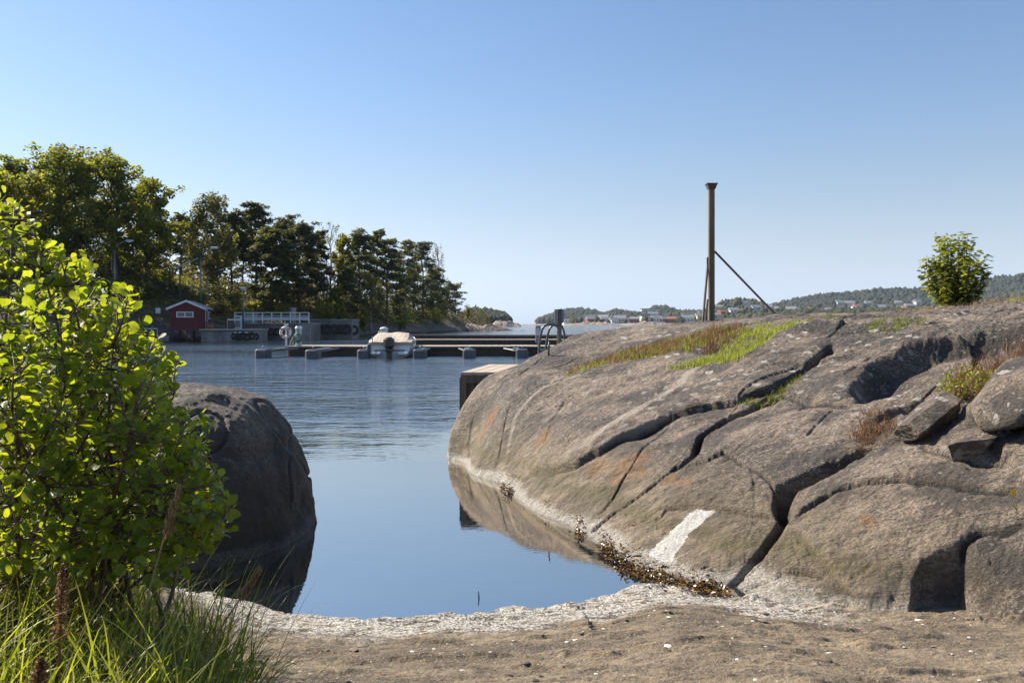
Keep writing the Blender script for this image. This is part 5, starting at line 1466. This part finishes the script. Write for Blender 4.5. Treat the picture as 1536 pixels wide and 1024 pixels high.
# ------------------------------------------------------------------ plants close by
def blade_mat(name, a, b, trans=.45, rough=.45, mult=(1.7, 1.8, .8)):
    m, t = newmat(name)
    r = t.n('ShaderNodeNewGeometry').outputs['Random Per Island']
    c = t.mix(r, a, b)
    p = t.princ(c, rough); p.inputs['Specular IOR Level'].default_value = .4
    tr = t.n('ShaderNodeBsdfTranslucent'); t.l(t.mix(1.0, c, mult, 'MULTIPLY'), tr.inputs[0])
    mx = t.n('ShaderNodeMixShader'); mx.inputs[0].default_value = trans
    t.l(p.outputs[0], mx.inputs[1]); t.l(tr.outputs[0], mx.inputs[2]); t.done(mx.outputs[0]); return m
M_GRASS = blade_mat("green_grass_blades", (0.15, 0.18, 0.022), (0.36, 0.35, 0.06))
M_GRASSD = blade_mat("deep_green_grass_blades", (0.08, 0.10, 0.016), (0.20, 0.21, 0.035))
M_STRAW = blade_mat("straw_blades", (0.20, 0.13, 0.06), (0.42, 0.31, 0.17), .3, .6, (1.2, 1.1, .9))
M_RUST = blade_mat("rusty_dead_grass", (0.13, 0.06, 0.03), (0.27, 0.15, 0.07), .3, .6, (1.2, 1.1, .9))

def blades(root, length, width, rng, lean=.35, droop=.5, seg=5, up=None):
    n = len(root); length = np.broadcast_to(length, n) * rng.uniform(.55, 1.2, n); width = np.broadcast_to(width, n) * rng.uniform(.6, 1.2, n)
    a = rng.uniform(0, 2 * np.pi, n); d = np.stack([np.cos(a), np.sin(a), 0 * a], 1)
    if up is not None: d = d * .7 + up; d /= np.linalg.norm(d, axis=1)[:, None]
    side = np.stack([-d[:, 1], d[:, 0], 0 * a], 1); tw = rng.uniform(-1, 1, n)[:, None]
    side = side + d * tw; side /= np.linalg.norm(side, axis=1)[:, None]
    ln = lean * rng.uniform(.2, 1.5, n); dr = droop * rng.uniform(.2, 1.6, n)
    vs = []
    p = root.copy(); ang = ln.copy()
    for i in range(seg + 1):
        t = i / seg; w = width * (1 - t ** 1.8) * .5 + .0002
        vs += [p - side * w[:, None], p + side * w[:, None]]
        st = (length / seg)[:, None]
        p = p + st * (np.sin(ang)[:, None] * d + np.cos(ang)[:, None] * np.array([0, 0, 1.0]))
        ang = ang + dr * (0.25 + t) 
    V = np.stack(vs, 1); k = V.shape[1]
    f = np.array([[2 * i, 2 * i + 1, 2 * i + 3, 2 * i + 2] for i in range(seg)])
    Fc = (f[None] + (np.arange(n) * k)[:, None, None]).reshape(-1, 4)
    return V.reshape(-1, 3), Fc

def join(parts):
    V = []; Fs = []; b = 0
    for v, f in parts: V.append(v); Fs.append(f + b); b += len(v)
    return np.vstack(V), np.vstack(Fs)

def leaf_mesh(base_, d, nrm, L, W, rng):
    """toothed, folded, slightly curled leaves: rows base->tip"""
    n = len(base_)
    side = np.cross(d, nrm); side /= np.linalg.norm(side, axis=1)[:, None] + 1e-9; nrm = np.cross(side, d)
    st = [(0, .05), (.12, .50), (.27, .80), (.36, .84), (.48, 1.0), (.58, .95), (.70, .96), (.80, .78), (.90, .62), (1.0, .10)]
    V = []; U = []; curl = rng.uniform(-.1, .45, n); fold = rng.uniform(.05, .35, n); wav = rng.uniform(-.12, .12, (n, 2))
    for i, (t, w) in enumerate(st):
        c = base_ + d * (L * t)[:, None] - nrm * (L * curl * t * t)[:, None]
        wv = np.sin(t * 7 + wav[:, 0] * 30) * .05
        ww = (W * w * .5)[:, None]
        V += [c - side * ww + nrm * ((fold * w * W * .5) + wv * W)[:, None], c, c + side * ww + nrm * ((fold * w * W * .5) - wv * W)[:, None]]
        U += [(t, -w), (t, 0), (t, w)]
    V = np.stack(V, 1); k = V.shape[1]
    f = []
    for i in range(len(st) - 1):
        a = 3 * i; f += [[a, a + 1, a + 4, a + 3], [a + 1, a + 2, a + 5, a + 4]]
    Fc = (np.array(f)[None] + (np.arange(n) * k)[:, None, None]).reshape(-1, 4)
    U = np.tile(np.array(U), (n, 1))
    return V.reshape(-1, 3), Fc, U

def alder_mat():
    m, t = newmat("alder_leaves")
    r = t.n('ShaderNodeNewGeometry').outputs['Random Per Island']
    c = t.mix(r, (0.07, 0.115, 0.014), (0.14, 0.19, 0.025))
    lu = t.attr('lu'); lv = t.math('ABSOLUTE', t.attr('lv'))
    vein = t.math('SINE', t.math('MULTIPLY', t.math('SUBTRACT', lu, t.math('MULTIPLY', lv, .35)), 52.0))
    rib = t.math('MAXIMUM', t.ramp(vein, .72, .98), t.ramp(lv, .09, .03))
    c = t.mix(t.math('MULTIPLY', rib, .35), c, (0.17, 0.22, 0.05))
    c = t.mix(t.ramp(t.noise(60, 4, .7, t.wpos()), .62, .72, 0, .4), c, (0.16, 0.11, 0.03))
    p = t.princ(c, .38); p.inputs['Specular IOR Level'].default_value = .45
    t.l(t.bump(vein, .35, .001), p.inputs['Normal'])
    tr = t.n('ShaderNodeBsdfTranslucent')
    t.l(t.mix(1.0, t.mix(t.math('MULTIPLY', rib, .5), t.mix(r, (0.36, 0.46, 0.015), (0.68, 0.70, 0.03)), (0.16, 0.22, 0.01)), (1, 1, 1), 'MULTIPLY'), tr.inputs[0])
    mx = t.n('ShaderNodeMixShader'); mx.inputs[0].default_value = .5
    t.l(p.outputs[0], mx.inputs[1]); t.l(tr.outputs[0], mx.inputs[2]); t.done(mx.outputs[0]); return m
M_ALDER = alder_mat()
M_TWIG = simple("alder_twig", (0.13, 0.085, 0.06), (0.07, 0.045, 0.035), .6, 30, .1)

def in_poly(px, py, poly): return inside(np.asarray(px, float), np.asarray(py, float), poly)

def foreground_bush():
    rng = np.random.RandomState(21)
    outline = [(-420, 380), (-200, 320), (-60, 285), (15, 292), (48, 318), (66, 362), (92, 380), (128, 372), (150, 392), (158, 432), (196, 418), (200, 452), (190, 480), (222, 490), (240, 520), (266, 520), (262, 552), (272, 592), (318, 632), (300, 660), (322, 694), (352, 760), (345, 792), (318, 812), (300, 842), (200, 880), (-420, 880)]
    root = thing("alder_bush", (-1.75, 3.1, .30), "big leafy bush with backlit yellow green leaves filling the left foreground", "bush")
    B = np.array(root.location)
    # main stems
    tips = [(-30, 300, 3.1), (22, 306, 3.0), (48, 330, 2.9), (90, 385, 2.85), (138, 385, 2.9), (190, 432, 3.0), (235, 415 + 90, 3.0), (232, 520, 2.85), (262, 535, 3.0), (262, 590, 3.2), (312, 640, 3.15), (318, 690, 2.95), (350, 765, 2.9), (330, 800, 3.15), (60, 420, 3.3), (120, 450, 3.35), (-50, 330, 3.2), (170, 520, 2.6), (90, 480, 2.6), (20, 420, 2.6), (200, 620, 2.5), (250, 700, 2.55), (100, 600, 2.45), (20, 560, 2.4), (160, 700, 3.5), (60, 520, 3.7), (-20, 420, 3.6), (200, 560, 3.5), (-30, 560, 2.5), (280, 740, 3.4), (60, 640, 3.2), (130, 560, 3.1)]
    sb = MB(); nodes = []
    for i, (a, b, Yq) in enumerate(tips):
        tip = P(a, b, Yq) - B
        s0 = np.array([rng.uniform(-.28, .42), rng.uniform(-.3, .35), -.1])
        m1 = s0 + (tip - s0) * .35 + np.array([0, 0, .16]) + rng.normal(size=3) * .03
        m2 = s0 + (tip - s0) * .7 + np.array([0, 0, .10]) + rng.normal(size=3) * .03
        pts = [s0, (s0 + m1) / 2 + rng.normal(size=3) * .015, m1, (m1 + m2) / 2 + rng.normal(size=3) * .012, m2, (m2 + tip) / 2 + rng.normal(size=3) * .01, tip]
        sb.tube(pts, [.011, .010, .0085, .007, .0055, .004, .0018], 6)
        for u in np.linspace(0, 1, 26):
            f = u * 6; k = min(int(f), 5); nodes.append((pts[k] + (pts[k + 1] - pts[k]) * (f - k), u, i))
    NP = np.array([n[0] for n in nodes]); NU = np.array([n[1] for n in nodes])
    lb = []; ld = []; ll = []
    def leafy(p0, p1, n, start=.15, size=1.0):
        ax = p1 - p0; L = np.linalg.norm(ax) + 1e-6; ax = ax / L
        for k in range(n):
            t = start + (1 - start) * (k + rng.uniform(.2, .8)) / n
            q = p0 + (p1 - p0) * t
            perp = np.cross(ax, rng.normal(size=3)); perp /= np.linalg.norm(perp) + 1e-9
            d = perp * rng.uniform(.6, 1.0) + ax * rng.uniform(.2, .8) + np.array([0, 0, .15]); d /= np.linalg.norm(d)
            pet = .012
            lb.append(q + d * pet); ld.append(d); ll.append(rng.uniform(.020, .049) * size * (1 - .25 * (t > .85)))
            sb.tube([q, q + d * pet], [.0011, .0009], 4, cap=False)
    # leading shoots
    for i, (a, b, Yq) in enumerate(tips):
        own = [n for n in nodes if n[2] == i]
        leafy(own[15][0], own[25][0], 13, 0.0, 1.05)
    # side twigs everywhere inside the outline
    cnt = 0
    while cnt < 1300:
        a = rng.uniform(-60, 355); b = rng.uniform(290, 865)
        if not in_poly([a], [b], outline)[0]: continue
        thin = 0.45 + 0.55 * sstep(330, 560, b)
        if rng.uniform() > thin: continue
        Yq = rng.uniform(2.45, 3.75) if b > 420 else rng.uniform(2.75, 3.3)
        if b > 790 and rng.uniform() < .35: continue
        q = P(a, b, Yq) - B
        if q[2] < .18: continue
        cost = np.linalg.norm(NP - q, axis=1) + np.where(NP[:, 2] > q[2] - .02, .25, 0) + np.where(NU < .2, .2, 0)
        k = int(np.argmin(cost)); o = NP[k]
        if np.linalg.norm(o - q) > .42: q = o + (q - o) / np.linalg.norm(o - q) * .42
        mid = (o + q) / 2 + np.array([0, 0, -.02]) + rng.normal(size=3) * .012
        sb.tube([o, mid, q], [.0035, .0025, .0012], 5)
        leafy(mid, q, rng.randint(5, 9), 0, rng.uniform(.8, 1.05)); cnt += 1
    sb.build("stems", M_TWIG, root, local=True, smooth=True)
    n = len(lb); lb_ = np.array(lb); d = np.array(ld); L = np.array(ll)
    nr = np.array([0, 0, 1.0]) + rng.normal(size=(n, 3)) * .55
    v, f, U = leaf_mesh(lb_, d, nr, L, L * rng.uniform(.74, .92, n), rng)
    me = new_mesh("leaves", v, f, M_ALDER); vattr(me, 'lu', U[:, 0]); vattr(me, 'lv', U[:, 1])
    link("leaves", me, root)
foreground_bush()

def gz(x, y): return sand_height(np.asarray(x, float), np.asarray(y, float))
def foreground_grass():
    rng = np.random.RandomState(8)
    def pts(n, x0, x1, y0, y1):
        # roots only where the bank is grown over
        X = rng.uniform(x0, x1, n * 4); Y = rng.uniform(y0, y1, n * 4)
        px = 768 + X / Y * F
        edge = 400 + 25 * np.sin(Y * 9) + 15 * rng.normal(size=n * 4) - 140 * sstep(3.2, 4.4, Y)
        ok = px < edge - 45; X, Y = X[ok][:n], Y[ok][:n]
        return np.stack([X, Y, gz(X, np.maximum(Y, 2.21)) - .02], 1)
    A = pts(5200, -3.2, -.5, 1.75, 4.2)
    v, f = join([blades(A, .34, .007, rng, .35, .42), blades(pts(1500, -3.0, -.5, 1.6, 3.4), .50, .008, rng, .28, .40)])
    tag(link("grass", new_mesh("grass", v, f, M_GRASSD)), "deep green grass under the leafy bush", "grass", kind='stuff')
    a = pts(1700, -2.6, -.45, 1.45, 3.2)
    b2 = pts(420, -1.5, -.75, 1.25, 2.3)
    v, f = join([blades(b2, .66, .009, rng, .25, .3, 8), blades(a, .55, .0085, rng, .25, .35, 7), blades(pts(700, -2.4, -.5, 1.5, 3.2), .42, .009, rng, .5, .5, 7, up=np.array([.8, -.1, 0]))])
    tag(link("tall_grass", new_mesh("tall_grass", v, f, M_GRASS)), "long bright green grass blades along the bottom left", "grass", kind='stuff')
    v, f = join([blades(pts(900, -2.6, -.5, 1.5, 3.6), .5, .005, rng, .5, .35, 6), blades(pts(420, -2.0, -.6, 2.2, 3.4), .45, .004, rng, .8, .25, 6, up=np.array([1.0, .1, 0]))])
    tag(link("straw", new_mesh("straw", v, f, M_STRAW)), "dry straw stalks among the bottom left grass", "grass", kind='stuff')
    # low broad-leaved weeds at the foot
    R = pts(900, -2.6, -.6, 2.2, 3.6); n = len(R); R[:, 2] += rng.uniform(.02, .22, n)
    d = rng.normal(size=(n, 3)); d[:, 2] = np.abs(d[:, 2]) * .5; d /= np.linalg.norm(d, axis=1)[:, None]
    L = rng.uniform(.02, .045, n); nr = np.array([0, 0, 1.0]) + rng.normal(size=(n, 3)) * .5
    v, f, U = leaf_mesh(R, d, nr, L, L * .55, rng); me = new_mesh("ground_herbs", v, f, M_GRASSD); tag(link("ground_herbs", me), "small leafy weeds at the foot of the grass", "weeds", kind='stuff')
foreground_grass()

def plume(px, py, pxb, pyb, Y, label):
    top = P(px, py, Y); bot = P(pxb, pyb, Y); rng = np.random.RandomState(int(px))
    r = thing("grass_plume", tuple(bot), label, "reed grass")
    t = top - bot; bend = np.array([t[0] * .1, 0, 0])
    sp = [np.zeros(3), t * .4 - bend, t * .75 - bend * .6, t]
    MB().tube(sp, [.0032, .0026, .002, .001], 6).build("stalk", M_STRAW, r, local=True)
    n = 420; u = rng.uniform(.72, 1.0, n) ; base_ = t[None] * u[:, None] - bend * .5 * (1 - u[:, None]) * 2 + rng.normal(size=(n, 3)) * .006 * (1.6 - u[:, None])
    v, f = blades(base_ + np.zeros((n, 3)), .022, .0035, rng, .5, .3, 2, up=np.array([.7, 0, 0]))
    link("seed_head", new_mesh("seed_head", v, f, M_STRAW), r)
plume(268, 735, 205, 985, 2.35, "tall reed grass plume leaning right in front of the bush")
plume(388, 858, 300, 1010, 2.4, "arching dry grass plume reaching out over the sand")
def dock_weed(px, pyt, pyb, Y, label):
    rng = np.random.RandomState(4); bot = P(px, pyb, Y); h = (pyb - pyt) / F * Y
    r = thing("dock_weed", tuple(bot), label, "weed")
    MB().tube([(0, 0, 0), (.005, 0, h * .6), (.01, 0, h)], [.004, .003, .001], 6).build("stalk", M_RUST, r, local=True)
    n = 700; z = rng.uniform(.3, 1, n); w = .016 * (1.15 - z); c = np.stack([.01 * z + rng.normal(size=n) * w, rng.normal(size=n) * w, z * h], 1)
    v, f = leaf_cards(c, .0075, rng, .1, 1.1); link("seeds", new_mesh("seeds", v, f, M_RUST, smooth=False), r)
dock_weed(88, 845, 1010, 2.2, "dark brown seed spike of dock rising from the grass at the left")
dock_weed(55, 985, 1060, 1.9, "short brown seed spike at the very bottom left")

# ------------------------------------------------------------------ grass and boulders on the rock
def on_rock(poly, n, rng):
    lo = np.min(poly, 0); hi = np.max(poly, 0); out = []
    while len(out) < n:
        a = rng.uniform(lo[0], hi[0]); b = rng.uniform(lo[1], hi[1])
        if in_poly([a], [b], poly)[0]:
            q = hit(a, b); out.append(q)
    q = np.array(out); z, _ = rock_heights(q[:, 0], q[:, 1]); q[:, 2] = z - .01
    return q
def tufts(q, per, spread, rng):
    r = np.repeat(q, per, 0); off = rng.normal(size=(len(r), 2)) * spread; r[:, :2] += off
    z, _ = rock_heights(r[:, 0], r[:, 1]); r[:, 2] = np.maximum(z, r[:, 2] - .05) - .01
    return r
rg = np.random.RandomState(77)
S1 = [(846, 563), (868, 549), (925, 530), (985, 515), (1040, 500), (1075, 490), (1110, 486), (1075, 512), (1030, 533), (985, 540), (920, 548), (875, 560)]
S2 = [(1000, 558), (1030, 545), (1075, 530), (1090, 500), (1120, 486), (1185, 483), (1210, 489), (1175, 502), (1145, 520), (1110, 545), (1060, 552)]
a1 = tufts(on_rock(S1, 300, rg), 12, .035, rg); a2 = tufts(on_rock(S2, 420, rg), 12, .035, rg)
v, f = join([blades(a1, .075, .005, rg, .4, .6, 3), blades(a2, .085, .0055, rg, .4, .6, 3)])
tag(link("grass", new_mesh("grass", v, f, M_GRASS)), "short green grass filling the ledge across the rock", "grass", kind='stuff')
a3 = tufts(on_rock(S1, 260, rg), 9, .03, rg)
v, f = join([blades(a3, .12, .005, rg, .5, .4, 3), blades(tufts(on_rock([(1040, 500), (1110, 486), (1130, 500), (1060, 530)], 140, rg), 9, .03, rg), .12, .005, rg, .5, .4, 3)])
tag(link("dry_grass", new_mesh("dry_grass", v, f, M_RUST)), "rusty dry grass mixed into the ledge of grass on the rock", "grass", kind='stuff')
# clefts and the patch near the skyline
q = [tufts(on_rock(pl, n, rg), 8, .02, rg) for pl, n in [([(1100, 603), (1170, 575), (1205, 556), (1200, 566), (1160, 590)], 60), ([(1210, 706), (1235, 694), (1222, 712)], 10), ([(1290, 492), (1330, 478), (1400, 478), (1380, 488), (1330, 497)], 90), ([(1180, 482), (1250, 476), (1262, 480), (1215, 488)], 40)]]
v, f = join([blades(x, .075, .005, rg, .5, .5, 3) for x in q]); tag(link("grass", new_mesh("grass", v, f, M_GRASSD)), "thin tufts of grass in the clefts near the top of the rock", "grass", kind='stuff')
q = [tufts(on_rock(pl, n, rg), 10, .03, rg) for pl, n in [([(1288, 640), (1312, 618), (1335, 625), (1335, 655), (1275, 672)], 70), ([(1440, 560), (1500, 530), (1560, 520), (1560, 590), (1470, 600), (1425, 590)], 110)]]
v, f = join([blades(q[0], .11, .004, rg, .7, .5, 4), blades(q[1], .26, .0042, rg, .7, .35, 5)]); tag(link("dead_grass", new_mesh("dead_grass", v, f, M_RUST)), "brown dead grass round the loose boulders on the right", "grass", kind='stuff')
q = on_rock([(1408, 592), (1425, 574), (1470, 562), (1500, 575), (1475, 592), (1430, 600)], 90, rg); q = np.repeat(q, 5, 0); q[:, :2] += rg.normal(size=(len(q), 2)) * .04; q[:, 2] += rg.uniform(.03, .13, len(q))
dd = rg.normal(size=(len(q), 3)); dd[:, 2] = abs(dd[:, 2]); dd /= np.linalg.norm(dd, axis=1)[:, None]; LL = rg.uniform(.018, .035, len(q))
v, f, U = leaf_mesh(q, dd, np.array([0, 0, 1.]) + rg.normal(size=(len(q), 3)) * .5, LL, LL * .5, rg)
tag(link("herb_patch", new_mesh("herb_patch", v, f, M_GRASS)), "bright green leafy herb growing above the loose boulder", "weeds", kind='stuff')
# dry meadow behind the crest
Xm = rg.uniform(5.6, 10.5, 3800); Ym = rg.uniform(10.6, 13.6, 3800); zz, _ = rock_heights(Xm, Ym)
v, f = blades(np.stack([Xm, Ym, zz - .02], 1), np.where(Xm < 6.9, .10, .24), .005, rg, .4, .4, 4); tag(link("straw", new_mesh("straw", v, f, M_STRAW)), "pale dry grass on the skyline behind the round bush", "grass", kind='stuff')
Xm = rg.uniform(6.1, 7.5, 500); Ym = rg.uniform(10.3, 10.9, 500); zz, _ = rock_heights(Xm, Ym)
v, f = blades(np.stack([Xm, Ym, zz - .02], 1), .12, .008, rg, .5, .5, 3); tag(link("grass", new_mesh("grass", v, f, M_GRASS)), "bright green tuft at the right edge of the skyline", "grass", kind='stuff')

def loose_boulder(label, c, size, rz, seed, tilt=0.0):
    n1, n2 = 130, 70
    u = np.linspace(0, 2 * np.pi, n1, endpoint=False); v = np.linspace(-np.pi / 2, np.pi / 2, n2); U, V = np.meshgrid(u, v)
    s = lambda c_, e: np.sign(c_) * np.abs(c_) ** e
    x = s(np.cos(V), .6) * s(np.cos(U), .7); y = s(np.cos(V), .6) * s(np.sin(U), .7); z = s(np.sin(V), .7)
    rr2 = np.random.RandomState(int(seed * 10))
    for _ in range(13):      # broken faces
        nn = rr2.normal(size=3); nn /= np.linalg.norm(nn); off = rr2.uniform(.52, .86)
        ex = np.maximum(x * nn[0] + y * nn[1] + z * nn[2] - off, 0); x = x - ex * nn[0]; y = y - ex * nn[1]; z = z - ex * nn[2]
    k = 1 + .07 * fbm(x * 1.6 + seed, y * 1.6, z * 1.6, 3) + .022 * fbm(x * 8, y * 8, z * 8, 3)
    x, y, z = x * k * size[0], y * k * size[1], z * k * size[2]; z = z + x * tilt
    ca, sa = math.cos(rz), math.sin(rz)
    vv = np.stack([c[0] + x * ca - y * sa, c[1] + x * sa + y * ca, c[2] + z], -1).reshape(-1, 3)
    i = np.arange(n2 * n1).reshape(n2, n1); j = np.roll(i, -1, 1)
    me = new_mesh("boulder", vv, np.stack([i[:-1], j[:-1], j[1:], i[1:]], -1).reshape(-1, 4), M_ROCK)
    for nm in ('soil', 'tidal', 'vein', 'orange', 'wet_glare', 'dark'): vattr(me, nm, np.zeros(len(me.vertices)))
    tag(link("boulder", me), label, "boulder")
q = hit(1388, 655); loose_boulder("long loose boulder lying in the hollow on the right of the rock", (q[0], q[1], rock_z(q[0], q[1]) + .08), (.30, .17, .13), .25, 2.2, .35)
q = hit(1530, 640); loose_boulder("big angular block at the right edge of the photo", (q[0] + .10, q[1] + .12, rock_z(q[0], q[1]) + .13), (.50, .40, .33), .5, 5.1, .25)
q = hit(1462, 668); loose_boulder("low broken slab wedged below the angular block at the right", (q[0], q[1], rock_z(q[0], q[1]) + .03), (.26, .17, .11), .1, 7.4, .3)

def crest_bush():
    rng = np.random.RandomState(15); Y = 12.0; cx = (1434 - 768) / F * Y; zb = rock_z(cx, Y)
    r = thing("round_bush", (cx, Y, zb), "round leafy bush standing alone on the skyline of the rock", "bush")
    zt = float(P(0, 350, Y)[2]) - zb; sb = MB(); lb = []; ld = []
    for k in range(42):
        a = rng.uniform(0, 6.28); R = .40 * math.sqrt(rng.uniform(0, 1)); h = zt * rng.uniform(.55, .96) * (1 - .32 * (R / .40) ** 2)
        if k < 8: h = zt * rng.uniform(.9, 1.0); R *= .75
        tip = np.array([R * math.cos(a), R * math.sin(a), h]); s0 = np.array([tip[0] * .2, tip[1] * .2, -.05]); m = np.array([tip[0] * .85, tip[1] * .85, h * .45])
        sb.tube([s0, m, tip], [.008, .006, .002], 5)
        for u in np.linspace(.08, 1, 15):
            p = s0 * (1 - u) ** 2 + 2 * m * u * (1 - u) + tip * u * u
            for w in range(5):
                b = rng.uniform(0, 6.28); d = np.array([math.cos(b), math.sin(b), rng.uniform(-.5, .5)]); d /= np.linalg.norm(d)
                lb.append(p + d * rng.uniform(.0, .06)); ld.append(d)
    sb.build("stems", M_TWIG, r, local=True)
    lb = np.array(lb); ld = np.array(ld); L = rng.uniform(.055, .10, len(lb))
    v, f, U = leaf_mesh(lb, ld, np.array([0, 0, 1.]) + rng.normal(size=(len(lb), 3)) * .5, L, L * .42, rng)
    link("leaves", new_mesh("leaves", v, f, M_CREST), r)
M_CREST = leaf_mat("crest_bush_leaves", (0.11, 0.13, 0.025), (0.28, 0.28, 0.065), .55)
crest_bush()

def flower():
    q = hit(1523, 760); zb = rock_z(q[0], q[1]); Y = q[1] - .02; c = P(1519, 738, Y)
    r = thing("yellow_flower", (q[0], Y, zb), "single yellow hawkweed flower at the right edge of the photo", "flower")
    t = np.array([c[0] - q[0], 0, c[2] - zb]); rng = np.random.RandomState(1)
    MB().tube([(0, 0, -.02), t * .5 + (.006, 0, 0), t], [.0018, .0015, .0012], 5).build("stem", M_GRASSD, r, local=True)
    n = 34; a = np.arange(n) * 2.4; root = np.tile(t, (n, 1)); d = np.stack([np.cos(a), -.5 + 0 * a, np.sin(a)], 1); d /= np.linalg.norm(d, axis=1)[:, None]
    L = np.where(np.arange(n) % 3 == 0, .012, .021) * 1.0
    v, f, U = leaf_mesh(root, d, np.tile([0, -1., .3], (n, 1)), L, L * .3, rng)
    link("petals", new_mesh("petals", v, f, simple("petal_yellow", (0.85, 0.60, 0.02), (0.75, 0.45, 0.01), .5, 9, 0)), r)
    R = np.tile(t * .3, (6, 1)); v, f = blades(R, .07, .008, rng, .9, .3, 4); link("leaves", new_mesh("leaves", v, f, M_GRASSD), r)
flower()

# ------------------------------------------------------------------ seaweed and clods at the waterline
def seaweed():
    rng = np.random.RandomState(31)
    line = np.array([(742, 726), (770, 742), (800, 757), (850, 790), (880, 808), (910, 825), (940, 842), (970, 856), (1010, 866), (1060, 878), (1082, 885)], float)
    L = []
    n = 3600; u = rng.uniform(0, 1, n); k = u * (len(line) - 1); i = k.astype(int).clip(0, len(line) - 2); fr = k - i
    p = line[i] * (1 - fr)[:, None] + line[i + 1] * fr[:, None]
    p[:, 0] += rng.normal(size=n) * 9; p[:, 1] += rng.normal(size=n) * 4.5 - 1 + (p[:, 0] > 930) * rng.uniform(0, 14, n)
    den = fbm(p[:, 0] * .035, p[:, 1] * .02, 2., 3) + np.where(p[:, 0] > 930, .3, 0); p = p[den > np.where(p[:, 0] < 900, .12, 0)]
    q = np.array([PZ(a, b, .012) for a, b in p]); z, _ = rock_heights(q[:, 0], q[:, 1]); s = sand_height(q[:, 0], q[:, 1])
    q[:, 2] = np.maximum(np.maximum(z, s), 0) ; q = q[q[:, 2] < .09]
    q[:, 2] += .003 + rng.uniform(0, .022, len(q))
    m, t = newmat("bladder_wrack"); r = t.n('ShaderNodeNewGeometry').outputs['Random Per Island']
    pr = t.princ(t.mix(r, (0.04, 0.02, 0.008), (0.27, 0.15, 0.03)), .25); t.done(pr.outputs[0])
    n = len(q); d = rng.normal(size=(n, 3)); d[:, 2] = np.abs(d[:, 2]) * .5; d /= np.linalg.norm(d, axis=1)[:, None]; LL = rng.uniform(.014, .034, n)
    v, f, U = leaf_mesh(q, d, np.array([0, 0, 1.]) + rng.normal(size=(n, 3)) * .8, LL, LL * .45, rng)
    tag(link("seaweed", new_mesh("seaweed", v, f, m)), "brown bladder wrack along the waterline at the foot of the rock", "seaweed", kind='stuff')
seaweed()
